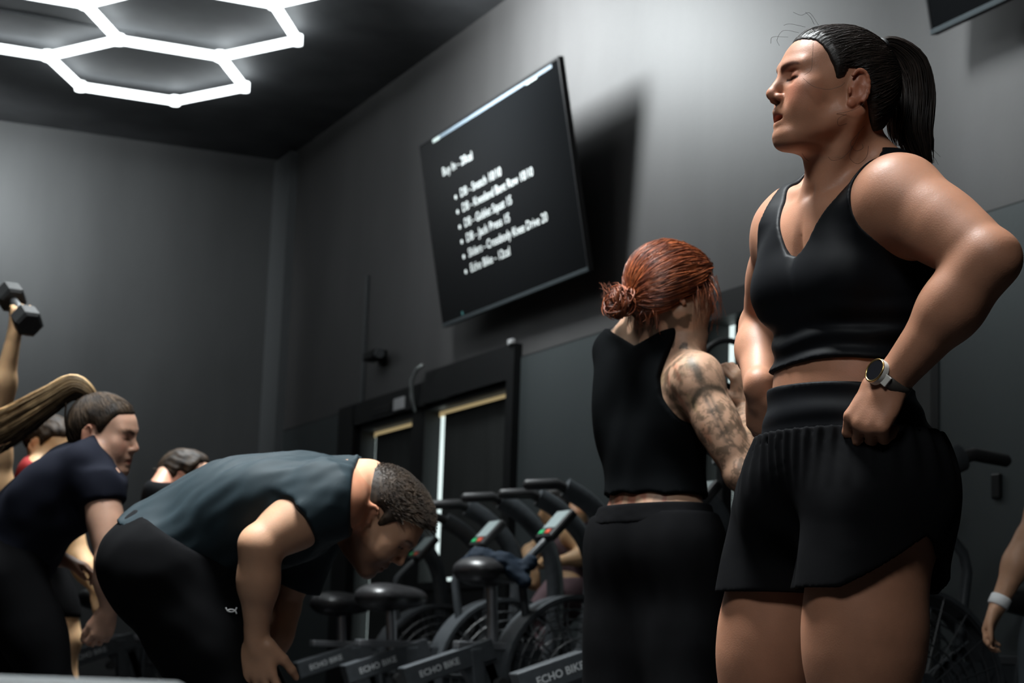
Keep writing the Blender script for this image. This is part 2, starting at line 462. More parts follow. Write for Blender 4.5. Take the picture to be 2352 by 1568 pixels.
MARGIN = [0.06]
class Solid:
    """list of blended shapes. A frame (origin, axes) may be set so that shapes are given in local coordinates."""
    def __init__(s): s.ops = []; s.o = np.zeros(3); s.R = np.eye(3); s.g = 'body'; s.skin = None
    def frame(s, o=None, R=None):
        s.o = np.zeros(3) if o is None else np.asarray(o, float); s.R = np.eye(3) if R is None else np.asarray(R, float)
        return s
    def group(s, g): s.g = g; return s
    def w(s, p): return s.o + s.R@np.asarray(p, float)
    def ell(s, c, r, k=0.02, rot=None, mode='u', amt=0.0):
        r = np.asarray(r, float); R = s.R if rot is None else s.R@rot
        s.ops.append((mode, 'e', s.w(c), (R, r), k, s.g, float(r.max()), amt)); return s
    def sph(s, c, r, k=0.02, mode='u'): return s.ell(c, (r, r, r), k, None, mode)
    def cone(s, a, b, ra, rb, k=0.02, mode='u'):
        A, B = s.w(a), s.w(b)
        s.ops.append((mode, 'c', (A+B)/2, (A, B, ra, rb), k, s.g, float(np.linalg.norm(B-A)/2+max(ra, rb)), 0)); return s
    def chain(s, pts, rs, k=0.02):
        for i in range(len(pts)-1): s.cone(pts[i], pts[i+1], rs[i], rs[i+1], k)
        return s
    def cut(s, c, r, k=0.005, rot=None): return s.ell(c, r, k, rot, 's')
    def brush(s, c, r, amt, rot=None): return s.ell(c, r, 0.0, rot, 'b', amt)
    def __call__(s, P, groups=None):
        if groups is None: groups = s.skin
        P = np.asarray(P, np.float32)
        d = np.full(len(P), 1.0, np.float32)
        if len(P) == 0: return d
        X, Y, Z = (np.ascontiguousarray(P[:, i]) for i in range(3))
        plo = np.array([X.min(), Y.min(), Z.min()]); phi = np.array([X.max(), Y.max(), Z.max()])
        f32 = np.float32
        for mode, kind, c, prm, k, g, rad, amt in s.ops:
            if groups is not None and g not in groups: continue
            m = (rad*1.9 if mode == 'b' else rad + MARGIN[0] + k)
            if (c-m > phi).any() or (c+m < plo).any(): continue
            c32 = c.astype(f32)
            dx, dy, dz = X-c32[0], Y-c32[1], Z-c32[2]
            idx = np.nonzero((np.abs(dx) < m) & (np.abs(dy) < m) & (np.abs(dz) < m))[0]
            if len(idx) == 0: continue
            whole = len(idx) > .85*len(X)
            if whole: idx = slice(None)
            else: dx, dy, dz = dx[idx], dy[idx], dz[idx]
            if kind == 'e':
                R, r = prm
                Q = (R/r[None, :]).astype(f32); ri = (1/r).astype(f32)
                a0 = dx*Q[0, 0]+dy*Q[1, 0]+dz*Q[2, 0]; a1 = dx*Q[0, 1]+dy*Q[1, 1]+dz*Q[2, 1]; a2 = dx*Q[0, 2]+dy*Q[1, 2]+dz*Q[2, 2]
                k2 = a0*a0+a1*a1+a2*a2
                if mode == 'b':
                    d[idx] -= f32(amt)*np.exp(-k2*f32(1.5)); continue
                k0 = np.sqrt(k2)
                a0 *= ri[0]; a1 *= ri[1]; a2 *= ri[2]
                k1 = np.sqrt(a0*a0+a1*a1+a2*a2)+f32(1e-6)
                q = np.maximum(k0*(k0-f32(1))/k1, f32(-r.min()))
            else:
                A, B, ra, rb = prm
                ab = (B-A).astype(f32); L2 = f32(ab@ab+1e-12); ca = (c-A).astype(f32)
                ax, ay, az = dx+ca[0], dy+ca[1], dz+ca[2]
                t = np.clip((ax*ab[0]+ay*ab[1]+az*ab[2])/L2, 0, 1)
                ax -= t*ab[0]; ay -= t*ab[1]; az -= t*ab[2]
                q = np.sqrt(ax*ax+ay*ay+az*az) - (f32(ra)+f32(rb-ra)*t)
            if mode == 'u': d[idx] = smin(d[idx], q, f32(k)) if k > 0 else np.minimum(d[idx], q)
            else: d[idx] = smax(d[idx], -q, f32(max(k, 1e-5)))
        return d
    def bounds(s, pad=0.03):
        lo = np.min([o[2]-o[6] for o in s.ops if o[0] == 'u'], 0)-pad; hi = np.max([o[2]+o[6] for o in s.ops if o[0] == 'u'], 0)+pad
        return lo, hi

def surface(fn, lo, hi, h, coarse=None):
    """surface nets on a sparse set of blocks; fn(points)->signed distance"""
    B = 8; lo = np.asarray(lo, float); hi = np.asarray(hi, float)
    n = np.maximum(np.ceil((hi-lo)/(B*h)).astype(int), 1)
    g = np.stack(np.meshgrid(*[np.arange(k) for k in n], indexing='ij'), -1).reshape(-1, 3)
    cc = lo + (g+0.5)*B*h
    cf = coarse or fn
    MARGIN[0] = B*h*1.06+.006
    dc = cf(cc)
    act = g[np.abs(dc) < B*h*0.87*1.2+0.003]
    if len(act): act = act[np.lexsort((act[:, 2]//4, act[:, 1]//4, act[:, 0]//4))]
    if len(act) == 0: return np.zeros((0, 3)), np.zeros((0, 4), int)
    off = np.stack(np.meshgrid(*[np.arange(B+1)]*3, indexing='ij'), -1).reshape(-1, 3)
    D = np.empty((len(act), (B+1)**3), np.float32)
    CH = 64
    for i in range(0, len(act), CH):
        p = (lo + (act[i:i+CH, None, :]*B + off[None])*h).reshape(-1, 3)
        D[i:i+CH] = fn(p).reshape(-1, (B+1)**3)
    D = D.reshape(-1, B+1, B+1, B+1)
    D[D == 0] = 1e-7
    S = D < 0
    corners = [(a, b, c) for a in (0, 1) for b in (0, 1) for c in (0, 1)]
    cs = [S[:, a:a+B, b:b+B, c:c+B] for a, b, c in corners]
    cnt = np.zeros(cs[0].shape, np.int8)
    for q in cs: cnt += q
    bi, ci, cj, ck = np.nonzero((cnt > 0) & (cnt < 8))
    val = np.stack([D[bi, ci+a, cj+b, ck+c] for a, b, c in corners], 1)
    acc = np.zeros((len(bi), 3), np.float32); num = np.zeros(len(bi), np.float32)
    for x in range(8):
        for y in range(x+1, 8):
            ca, cb = np.array(corners[x]), np.array(corners[y])
            if np.abs(ca-cb).sum() != 1: continue
            va, vb = val[:, x], val[:, y]
            mk = (va < 0) != (vb < 0)
            t = va[mk]/(va[mk]-vb[mk])
            acc[mk] += ca + t[:, None]*(cb-ca); num[mk] += 1
    G = act[bi]*B + np.stack([ci, cj, ck], 1)
    V = lo + (G + acc/num[:, None])*h
    N = n*B + 3
    key = ((G[:, 0]+1).astype(np.int64)*N[1] + G[:, 1]+1)*N[2] + G[:, 2]+1
    order = np.argsort(key); skey = key[order]
    faces = []
    stp = [N[1]*N[2], N[2], 1]
    v0 = val[:, 0] < 0
    for ax, (cx, u, w_) in enumerate([(4, 1, 2), (2, 2, 0), (1, 0, 1)]):
        v1 = val[:, cx] < 0
        m = np.nonzero(v0 != v1)[0]
        k = key[m]
        quad = []
        ok = np.ones(len(m), bool)
        for du, dw in ((0, 0), (1, 0), (1, 1), (0, 1)):
            kk = k - du*stp[u] - dw*stp[w_]
            pos = np.clip(np.searchsorted(skey, kk), 0, len(skey)-1)
            ok &= skey[pos] == kk
            quad.append(order[pos])
        q = np.stack(quad, 1)[ok]; inside = v0[m][ok]
        q[~inside] = q[~inside][:, ::-1]
        faces.append(q)
    F = np.concatenate(faces)
    return V, F

def relax(V, F, n=1, lam=0.5):
    V = V.astype(np.float64).copy()
    E = np.concatenate([F[:, [0, 1]], F[:, [1, 2]], F[:, [2, 3]], F[:, [3, 0]]])
    E = np.concatenate([E, E[:, ::-1]])
    deg = np.bincount(E[:, 0], minlength=len(V)).astype(float); deg[deg == 0] = 1
    for _ in range(n):
        A = np.stack([np.bincount(E[:, 0], weights=V[E[:, 1], i], minlength=len(V)) for i in range(3)], 1)/deg[:, None]
        V += lam*(A-V)
    return V
def drop_small(V, F, keep=400):
    return V, F

def solid_mesh(name, fn, lo, hi, h, material, parent=None, regions=(), smooth_n=1, color=None, coarse=None):
    """regions: list of (inside_fn, lo, hi, h) that are meshed finer; the rest is meshed at h"""
    Vs, Fs = [], []
    def add(V, F):
        Fs.append(F+sum(len(v) for v in Vs)); Vs.append(V)
    V, F = surface(fn, lo, hi, h, coarse)
    V = relax(V, F, smooth_n)
    if regions:
        msk = np.zeros(len(V), bool)
        for inside, l2, h2, hh in regions: msk |= inside(V)
        F = F[~msk[F].all(1)]
    add(V, F)
    for inside, l2, h2, hh in regions:
        V, F = surface(fn, l2, h2, hh, coarse)
        V = relax(V, F, smooth_n)
        F = F[inside(V)[F].any(1)]
        add(V, F)
    V = np.concatenate(Vs); F = np.concatenate(Fs)
    used = np.unique(F); mp = np.full(len(V), -1); mp[used] = np.arange(len(used))
    V = V[used]; F = mp[F]
    me = np_mesh(name, V, F)
    if color is not None:
        at = me.color_attributes.new('tint', 'FLOAT_COLOR', 'POINT')
        c = np.ones((len(V), 4), np.float32); c[:, :3] = color(V)
        at.data.foreach_set('color', c.ravel())
    return obj(name, me, material, parent)

def strands_mesh(paths, radii, sides=4):
    """many thin tubes in one mesh; paths list of (n,3) arrays, radii list of arrays"""
    Vs, Fs = [], []; base = 0
    for P, r in zip(paths, radii):
        P = np.asarray(P, float); m = len(P)
        T = np.gradient(P, axis=0); T /= np.linalg.norm(T, axis=1)[:, None]+1e-9
        ref = np.array([0.3, 0.2, 0.93]) if abs(T[0]@np.array([0.3, 0.2, 0.93])) < 0.9 else np.array([1.0, 0, 0])
        U = np.cross(T, ref); U /= np.linalg.norm(U, axis=1)[:, None]+1e-9
        W = np.cross(T, U)
        r = np.broadcast_to(np.asarray(r, float), (m,))
        an = 2*pi*np.arange(sides)/sides
        ring = P[:, None, :] + r[:, None, None]*(np.cos(an)[None, :, None]*U[:, None, :]+np.sin(an)[None, :, None]*W[:, None, :])
        Vs.append(ring.reshape(-1, 3))
        i = np.arange(m-1)[:, None]*sides; k = np.arange(sides)[None, :]; k2 = (k+1) % sides
        q = np.stack([i+k, i+k2, i+sides+k2, i+sides+k], -1).reshape(-1, 4)
        Fs.append(q+base); base += m*sides
    return np.concatenate(Vs), np.concatenate(Fs)
def bez(p, n=16):
    """smooth curve through control points (Catmull-Rom)"""
    p = np.asarray(p, float); out = []
    q = np.vstack([2*p[0]-p[1], p, 2*p[-1]-p[-2]])
    per = max(2, n//(len(p)-1))
    for i in range(1, len(q)-2):
        t = np.linspace(0, 1, per, endpoint=(i == len(q)-3))[:, None]
        out.append(0.5*((2*q[i])+(-q[i-1]+q[i+1])*t+(2*q[i-1]-5*q[i]+4*q[i+1]-q[i+2])*t*t+(-q[i-1]+3*q[i]-3*q[i+1]+q[i+2])*t**3))
    return np.vstack(out)
def wob(P, f, seed=0):
    """cheap smooth noise in -1..1"""
    P = np.asarray(P, np.float32); r = np.random.default_rng(seed)
    o = np.zeros(len(P), np.float32)
    for i in range(5):
        d = r.normal(size=3); d /= np.linalg.norm(d)
        o += np.sin(P@(d*f*(0.7+0.35*i)).astype(np.float32)+np.float32(r.uniform(0, 6.28)) + np.float32(1.3)*np.sin(P@(np.roll(d, 1)*f*0.6).astype(np.float32)))
    return o/5

# ---------------------------------------------------------------- anatomy builders
def add_head(S, o, R, k=1.0, female=True, mouth=0.0, eyes='closed', jawk=1.0, beard=False):
    """head in local axes: x = its left, y = forward, z = up; origin between the ear canals; k = size"""
    S.frame(o, np.asarray(R)*k); S.group('head')
    def q(*a): return [v for v in a]
    K = k
    e = lambda c, r, kk=.02, rot=None: S.ell(c, np.array(r)*K, kk*K, rot)
    cn = lambda a, b, ra, rb, kk=.01: S.cone(a, b, ra*K, rb*K, kk*K)
    ct = lambda c, r, kk=.005, rot=None: S.cut(c, np.array(r)*K, kk*K, rot)
    br = lambda c, r, amt, rot=None: S.brush(c, np.array(r)*K, amt*K, rot)
    S.frame(o, R)
    sc = lambda c: np.asarray(c, float)*K
    E = lambda c, r, kk=.02, rot=None: S.ell(sc(c), np.array(r)*K, kk*K, rot)
    CN = lambda a, b, ra, rb, kk=.01: S.cone(sc(a), sc(b), ra*K, rb*K, kk*K)
    CT = lambda c, r, kk=.005, rot=None: S.cut(sc(c), np.array(r)*K, kk*K, rot)
    BR = lambda c, r, amt, rot=None: S.brush(sc(c), np.array(r)*K, amt*K, rot)
    E((0, -.008, .046), (.0725, .096, .080), .02)                  # cranium
    E((0, -.045, .02), (.062, .055, .06), .03)                     # occiput
    E((0, .046, .035), (.060, .056, .066), .03)                    # brow and forehead
    E((0, .042, -.018), (.058, .056, .055), .03)                   # mid face
    E((0, .043, -.055), (.046*jawk, .052, .036), .025)             # jaw
    for s in (-1, 1):
        CN((s*.054*jawk, .008, -.042), (s*.022, .085, -.082), .013, .013, .03)      # jaw line
        E((s*.042, .068, .000), (.024, .022, .019), .022)          # cheekbone
        E((s*.037, .069, -.030), (.023, .024, .025) if female else (.021, .022, .022), .026)         # cheek
    E((0, .090, -.081), (.019*jawk, .015, .015), .022)             # chin
    E((0, .050, -.088), (.030, .045, .013), .02)                   # under the chin
    E((0, .090, -.044), (.024, .018, .022), .02)                   # muzzle
    for s in (-1, 1):
        CN((s*.012, .0970 if female else .0985, .041), (s*.046, .079, .042), .0080 if female else .010, .0065, .016)  # brow ridge
    for s in (-1, 1):
        CT((s*.032, .1085, .0215), (.0195, .0185, .013), .012)        # eye socket
    for s in (-1, 1):
        E((s*.0315, .0815, .0210), (.0158, .0133, .0130), .003)    # lids over the eyeball
    # nose
    CN((0, .0955, .033), (0, .1165, -.003), .0072, .0088, .010)
    E((0, .1180, -.0085), (.0098, .0095, .0085), .007)
    for s in (-1, 1):
        E((s*.0115, .1075, -.0145), (.0072, .0095, .0068), .006)
    CN((0, .117, -.014), (0, .101, -.022), .0045, .005, .006)
    for s in (-1, 1): CT((s*.0062, .110, -.0205), (.0036, .006, .005), .003)
    # mouth
    zo = .0045*mouth
    up = [(-.024, .088, -.0475), (-.0165, .0985, -.0445+zo*.4), (-.006, .1055, -.0405+zo), (0, .1055, -.0418+zo), (.006, .1055, -.0405+zo), (.0165, .0985, -.0445+zo*.4), (.024, .088, -.0475)]
    lw = [(-.023, .087, -.0490), (-.014, .097, -.0545-zo*1.5), (0, .1025, -.0570-zo*2), (.014, .097, -.0545-zo*1.5), (.023, .087, -.0490)]
    ru = [.0027, .0042, .0050, .0047, .0050, .0042, .0027]; rl = [.0027, .0050, .0062, .0050, .0027]
    for i in range(6): CN(up[i], up[i+1], ru[i], ru[i+1], .005)
    for i in range(4): CN(lw[i], lw[i+1], rl[i], rl[i+1], .006)
    CT((0, .100, -.0487-zo*.5), (.0215, .020 if mouth else .014, .0012+.0048*mouth), .003)
    if mouth:
        E((0, .0845, -.0425), (.018, .010, .005), .002)          # upper teeth and dark inside
    BR((0, .103, -.067), (.016, .012, .006), -.0028)             # dip under lower lip
    BR((0, .106, -.031), (.003, .008, .008), -.0012)             # philtrum
    for s in (-1, 1):
        BR((s*.026, .086, -.030), (.005, .014, .016), -.0022, roty(s*.45))      # nasolabial fold
        BR((s*.030, .086, .007), (.014, .012, .004), -.0018, roty(s*.2))         # under-eye
        BR((s*.031, .094, .0300), (.016, .010, .0022), -.0024)                    # lid crease
        BR((s*.0315, .0945, .0160), (.0150, .009, .0016), -.0032)                 # lash line
        BR((s*.066, .045, .045), (.012, .026, .024), -.003)                       # temple
        BR((s*.058, .035, -.030), (.012, .022, .016), -.002)                      # hollow of the cheek
    # ears
    for s in (-1, 1):
        rr = roty(s*.16)@rotx(-.18)
        rr = rotz(s*.38)@rotx(.15)
        E((s*.0735, -.012, .003), (.0065, .0165, .030), .006, rr)
        pts = []
        for a in np.linspace(-0.4, 4.1, 12):
            pts.append(np.array([s*(.078+.004*sin(a)), -.013-.0155*sin(a)*1.0+.004, .004+.029*cos(a)]))
        pts = [np.array([s*(.0775 + .0035*max(0, -cos(a)*0+1)*0.5), -.012+.0165*sin(a), .005+.0285*cos(a)*(1.0 if cos(a) > 0 else 1.0)]) for a in np.linspace(.9, -2.6, 11)]
        for i in range(10): CN(pts[i]+np.array([s*.0025*(1-abs(i-5)/6), 0, 0]), pts[i+1]+np.array([s*.0025*(1-abs(i-4)/6), 0, 0]), .0034, .0034, .003)
        E((s*.0745, -.001, -.0245), (.005, .008, .0085), .004)      # lobe
        CT((s*.082, -.010, .000), (.0062, .0078, .0125), .004)       # concha
        CT((s*.0835, -.016, .018), (.005, .0055, .0095), .004)
        CN((s*.0755, .004, .000), (s*.0755, .0035, -.008), .0032, .003, .004)  # tragus
    S.frame()
    return S

def add_hand(S, wrist, D, N, side, curls, k=1.0, thumb=(0.9, 0.35, 0.3), spread=0.05, tcurl=0.3, g='hand'):
    """wrist point, D direction to the knuckles, N palm normal (out of the palm), side=+1 thumb along N x D, -1 opposite.
    curls: four (a1, a2, a3) bends towards N"""
    S.group(g)
    W = np.asarray(wrist, float); D = nrm(D); N = np.asarray(N, float); N = nrm(N-D*(N@D)); T = np.cross(N, D)
    if hasattr(side, '__len__'): side = 1 if T@np.asarray(side, float) > 0 else -1
    T = T*side
    pl = .082*k
    rr = rot_axes(T, D, N)
    S.frame()
    S.ell(W+D*pl*.55, np.array((.036, .050, .0145))*k, .012*k, rr)
    S.cone(W-D*.012*k, W+D*.03*k, .023*k, .021*k, .012*k)
    S.ell(W+D*.038*k+T*.023*k+N*.007*k, np.array((.014, .030, .013))*k, .012*k, rr)
    offs = [.029, .0095, -.0100, -.0280]; ln = [.071, .079, .073, .058]; kn = [.080, .084, .081, .074]
    for i in range(4):
        b = W + D*kn[i]*k + T*offs[i]*k
        S.cone(W+D*.02*k+T*offs[i]*.6*k, b, .011*k, .0098*k, .010*k)
        a = 0.0; d = nrm(D + T*spread*(1.5-i)); p = b
        rs = [.0092, .0084, .0077, .0066]
        for j, fr in enumerate((.45, .31, .24)):
            a += curls[i][j]
            v = d*cos(a)+N*sin(a)
            q = p+v*ln[i]*fr*k
            S.cone(p, q, rs[j]*k, rs[j+1]*k, .0035*k)
            p = q
    b = W + D*.022*k + T*.026*k
    v = nrm(D*thumb[0]+T*thumb[1]+N*thumb[2])
    m = b+v*.040*k
    S.cone(b, m, .0145*k, .0115*k, .010*k)
    v2 = nrm(v*cos(tcurl)+nrm(-T*.6+N*.3)*sin(tcurl)); e = m+v2*.030*k
    S.cone(m, e, .0108*k, .0098*k, .004*k)
    v3 = nrm(v2*cos(tcurl*.7)+nrm(-T*.6+N*.3)*sin(tcurl*.7))
    S.cone(e, e+v3*.022*k, .0098*k, .0075*k, .004*k)
    return S

def add_arm(S, sh, el, wr, k=1.0, fat=1.0, kb=.03, g='arm', mus=1.0, palm=None):
    """shoulder, elbow, wrist joints"""
    S.frame(); S.group(g)
    sh, el, wr = map(lambda p: np.asarray(p, float), (sh, el, wr))
    d = nrm(el-sh); f = nrm(wr-el)
    ax = np.cross(d, f); ax = nrm(ax) if np.linalg.norm(ax) > .05 else nrm(np.cross(d, [0.3, .5, .8]))
    fl = nrm(np.cross(ax, d))                    # flexor side of the upper arm
    r = k*fat
    S.cone(sh, sh+(el-sh)*.45, .052*r, .047*r, kb)
    S.cone(sh+(el-sh)*.40, el-d*.02*k, .047*r, .037*r, .02*k)
    S.ell(sh+(el-sh)*.55+fl*.014*r, np.array((.036, .085, .034))*r*mus, .03*k, rot_axes(ax, d, -np.cross(d, ax)) if False else rot_axes(ax, d, np.cross(ax, d)))
    S.ell(sh+(el-sh)*.50-fl*.016*r, np.array((.036, .090, .032))*r*mus, .03*k, rot_axes(ax, d, np.cross(ax, d)))
    S.sph(el, .034*r, .02*k)
    S.sph(el-fl*.010*k+d*.006*k, .024*r, .016*k)
    S.cone(el, el+(wr-el)*.42, .037*r, .040*r, .022*k)
    S.cone(el+(wr-el)*.38, wr, .040*r, .0245*r, .02*k)
    fax = nrm(np.cross(ax, f))
    S.ell(el+(wr-el)*.28+fax*.008*r, np.array((.036, .075, .034))*r*mus, .025*k, rot_axes(ax, f, np.cross(ax, f)))
    return S
def add_leg(S, hip, knee, ankle, toe, k=1.0, fat=1.0, g='leg', kb=.05):
    S.frame(); S.group(g)
    hip, knee, ankle = map(lambda p: np.asarray(p, float), (hip, knee, ankle)); toe = nrm(toe)
    d = nrm(knee-hip); r = k*fat
    S.cone(hip, hip+(knee-hip)*.5, .092*r, .080*r, kb)
    S.cone(hip+(knee-hip)*.45, knee, .080*r, .056*r, .03)
    S.ell(hip+(knee-hip)*.42+toe*.02*k, np.array((.075, .075, .16))*r, .05, rot_axes(np.cross(toe, -d), toe-d*(toe@d), -d))
    S.sph(knee, .055*r, .03)
    S.cone(knee, knee+(ankle-knee)*.35, .052*r, .054*r, .03)
    S.cone(knee+(ankle-knee)*.3, ankle, .054*r, .035*r, .03)
    S.ell(knee+(ankle-knee)*.3-toe*.02*k, np.array((.045, .045, .10))*r, .03, rot_axes(np.cross(toe, -d), toe-d*(toe@d), -d))
    S.cone(ankle, ankle-np.array([0, 0, .045*k]), .036*r, .034*r, .02)
    return S
def shoe(parent, ankle, toe, k, m_up, m_sole):
    """training shoe: upper, sole"""
    a = np.asarray(ankle, float); toe = nrm(np.array([toe[0], toe[1], 0.0])); lt = np.array([-toe[1], toe[0], 0])
    S = Solid(); c = np.array([a[0], a[1], 0.0])
    R = np.array([lt, toe, [0, 0, 1.0]]).T
    S.frame(c, R)
    S.ell((0, -.02*k, .06*k), np.array((.043, .06, .05))*k, .03); S.ell((0, .08*k, .045*k), np.array((.05, .10, .035))*k, .04)
    S.cone((0, -.015*k, .07*k), (0, -.015*k, .105*k), .045*k, .042*k, .02)
    fn = lambda P: np.maximum(S(P), .022*k-np.asarray(P)[:, 2])
    lo, hi = S.bounds(.02); lo[2] = 0
    solid_mesh('shoe_upper', fn, lo, hi, .009, m_up, parent)
    T = Solid(); T.frame(c, R); T.ell((0, -.02*k, .015), (.047*k, .068*k, .05), .03); T.ell((0, .08*k, .015), (.055*k, .108*k, .05), .04)
    f2 = lambda P: np.maximum(np.maximum(T(P), np.asarray(P)[:, 2]-.03*k), .0005-np.asarray(P)[:, 2])
    solid_mesh('shoe_sole', f2, lo-.01, hi+.01, .009, m_sole, parent)

# ---------------------------------------------------------------- skin, cloth and hair materials
def skin_mat(name, col, rough=0.42, wet=0.0, mottling=0.08):
    if name in MATS: return MATS[name]
    m = bpy.data.materials.new(name); m.use_nodes = True; nt = m.node_tree; b = nt.nodes['Principled BSDF']
    at = nt.nodes.new('ShaderNodeAttribute'); at.attribute_name = 'tint'
    tc = nt.nodes.new('ShaderNodeTexCoord')
    nz = nt.nodes.new('ShaderNodeTexNoise'); nz.inputs['Scale'].default_value = 22; nz.inputs['Detail'].default_value = 6
    mr = nt.nodes.new('ShaderNodeMapRange'); mr.inputs['From Min'].default_value = .3; mr.inputs['From Max'].default_value = .7
    mr.inputs['To Min'].default_value = 1-mottling; mr.inputs['To Max'].default_value = 1+mottling
    vm = nt.nodes.new('ShaderNodeVectorMath'); vm.operation = 'SCALE'; vm.inputs[0].default_value = col
    v2 = nt.nodes.new('ShaderNodeVectorMath'); v2.operation = 'MULTIPLY'
    L = nt.links.new
    L(tc.outputs['Object'], nz.inputs['Vector']); L(nz.outputs['Fac'], mr.inputs['Value']); L(mr.outputs[0], vm.inputs['Scale'])
    L(vm.outputs[0], v2.inputs[0]); L(at.outputs['Color'], v2.inputs[1]); L(v2.outputs[0], b.inputs['Base Color'])
    b.inputs['Subsurface Weight'].default_value = 0.12
    b.inputs['Subsurface Radius'].default_value = (1.0, .35, .18); b.inputs['Subsurface Scale'].default_value = .012
    b.inputs['Roughness'].default_value = rough; b.inputs['Specular IOR Level'].default_value = .35
    n2 = nt.nodes.new('ShaderNodeTexNoise'); n2.inputs['Scale'].default_value = 380; n2.inputs['Detail'].default_value = 3
    bp = nt.nodes.new('ShaderNodeBump'); bp.inputs['Strength'].default_value = .18; bp.inputs['Distance'].default_value = .0015
    L(tc.outputs['Object'], n2.inputs['Vector']); L(n2.outputs['Fac'], bp.inputs['Height']); L(bp.outputs[0], b.inputs['Normal'])
    if wet:
        b.inputs['Coat Weight'].default_value = wet; b.inputs['Coat Roughness'].default_value = .3
        n3 = nt.nodes.new('ShaderNodeTexNoise'); n3.inputs['Scale'].default_value = 150; n3.inputs['Detail'].default_value = 2
        b2 = nt.nodes.new('ShaderNodeBump'); b2.inputs['Strength'].default_value = .5; b2.inputs['Distance'].default_value = .003
        L(tc.outputs['Object'], n3.inputs['Vector']); L(n3.outputs['Fac'], b2.inputs['Height']); L(b2.outputs[0], b.inputs['Coat Normal'])
    MATS[name] = m
    return m
def cloth_mat(name, col, rough=0.75, sheen=0.15, weave=900, spec=0.3):
    return mat(name, col, rough, 0, spec, noise=(14, .12), bump=(weave, .25, .0006), sheen=sheen)
def hair_mat(name, col, rough=0.35, spec=0.5, col2=None, scale=(1, 1, 1)):
    if name in MATS: return MATS[name]
    m = mat(name, col, rough, 0, spec)
    col2 = col2 or tuple(c*1.6 for c in col)
    if col2:
        nt = m.node_tree; b = nt.nodes['Principled BSDF']
        at = nt.nodes.new('ShaderNodeAttribute'); at.attribute_name = 'tint'
        vm = nt.nodes.new('ShaderNodeVectorMath'); vm.operation = 'MULTIPLY'; nt.links.new(at.outputs['Color'], vm.inputs[1]); nt.links.new(vm.outputs[0], b.inputs['Base Color'])
        tc = nt.nodes.new('ShaderNodeTexCoord'); nz = nt.nodes.new('ShaderNodeTexNoise'); nz.inputs['Scale'].default_value = 30; nz.inputs['Detail'].default_value = 4
        cr = nt.nodes.new('ShaderNodeValToRGB'); cr.color_ramp.elements[0].color = (*col, 1); cr.color_ramp.elements[1].color = (*col2, 1)
        cr.color_ramp.elements[0].position = .38; cr.color_ramp.elements[1].position = .62
        nt.links.new(tc.outputs['Object'], nz.inputs['Vector']); nt.links.new(nz.outputs['Fac'], cr.inputs[0]); nt.links.new(cr.outputs[0], vm.inputs[0])
    return m
def strands_obj(name, paths, radii, sides, material, parent, seed=1, var=.45, stuff=True):
    """hair strands, each with its own shade"""
    V, F = strands_mesh(paths, radii, sides)
    me = np_mesh(name, V, F)
    g = np.random.default_rng(seed); n = np.array([len(p)*sides for p in paths])
    c = np.ones((len(V), 4), np.float32); c[:, :3] = np.repeat(np.exp(g.normal(size=len(paths))*var), n)[:, None]
    at = me.color_attributes.new('tint', 'FLOAT_COLOR', 'POINT'); at.data.foreach_set('color', c.ravel())
    o = obj(name, me, material, parent)
    if stuff: o['kind'] = 'stuff'
    return o
def tint_head(V, o, R, k=1.0, lips=(.78, .42, .45), brow=(.16, .12, .10), brow_on=True, lash=True, blush=.25, stubble=0.0, eye=True):
    """flat colouring of a face (lips, brows, lashes, flushed cheeks, stubble), as multipliers of the skin colour"""
    L = (V-np.asarray(o))@np.asarray(R)/k
    T = np.ones((len(V), 3))
    x = np.abs(L[:, 0]); y = L[:, 1]; z = L[:, 2]
    front = y > .05
    def mix(mask, c):
        nonlocal T
        T = T*(1-mask[:, None]) + T*mask[:, None]*np.asarray(c)
    b = np.exp(-(((x-.044)/.022)**2+((z+.010)/.024)**2))*front*blush
    mix(b, (1.0, .62, .60))
    b = np.exp(-((x/.012)**2+((z+.008)/.014)**2))*(y > .10)*.35
    mix(b, (1.0, .70, .66))
    if stubble:
        zz = np.clip((-.012-z-.35*(x-.03)*(x > .03))/.02, 0, 1)*np.clip((y+.015)/.02, 0, 1)*(z > -.115)
        mix(np.clip(zz*stubble, 0, 1), (.32, .27, .25))
    lipm = np.clip(1.5-np.sqrt((x/.0225)**2+((z+.049)/.0115)**2)*1.5, 0, 1)*(y > .088)
    mix(np.clip(lipm*1.6, 0, 1), lips)
    inn = ((np.abs(z+.050) < .012) & (x < .02) & (y < .094) & (y > .06)).astype(float)
    mix(inn, (.12, .06, .06))
    if brow_on:
        t = np.clip((x-.010)/.038, 0, 1); zc = .0335+.0100*np.sin(t*2.2)-.002*t
        m = np.clip(1.6-np.abs(z-zc)/(.0056*(1-.5*t))*1.1, 0, 1)*np.clip((x-.007)/.004, 0, 1)*np.clip((.053-x)/.006, 0, 1)*front
        mix(np.clip(m, 0, 1)*.95, brow)
    if lash:
        m = np.clip(1.7-np.abs(z-(.0162-.10*(x-.0315)**2*8))/.0022, 0, 1)*(np.abs(x-.0315) < .0165)*front
        mix(np.clip(m, 0, 1)*.9, (.07, .05, .05))
        m = np.exp(-(((x-.032)/.016)**2+((z-.024)/.011)**2))*front*.5
        mix(m, (.80, .50, .50))
    ears = np.clip((np.abs(L[:, 0])-.070)/.006, 0, 1)*(np.abs(z) < .05)*(y < .02)
    mix(ears*.5, (1.0, .60, .52))
    return T
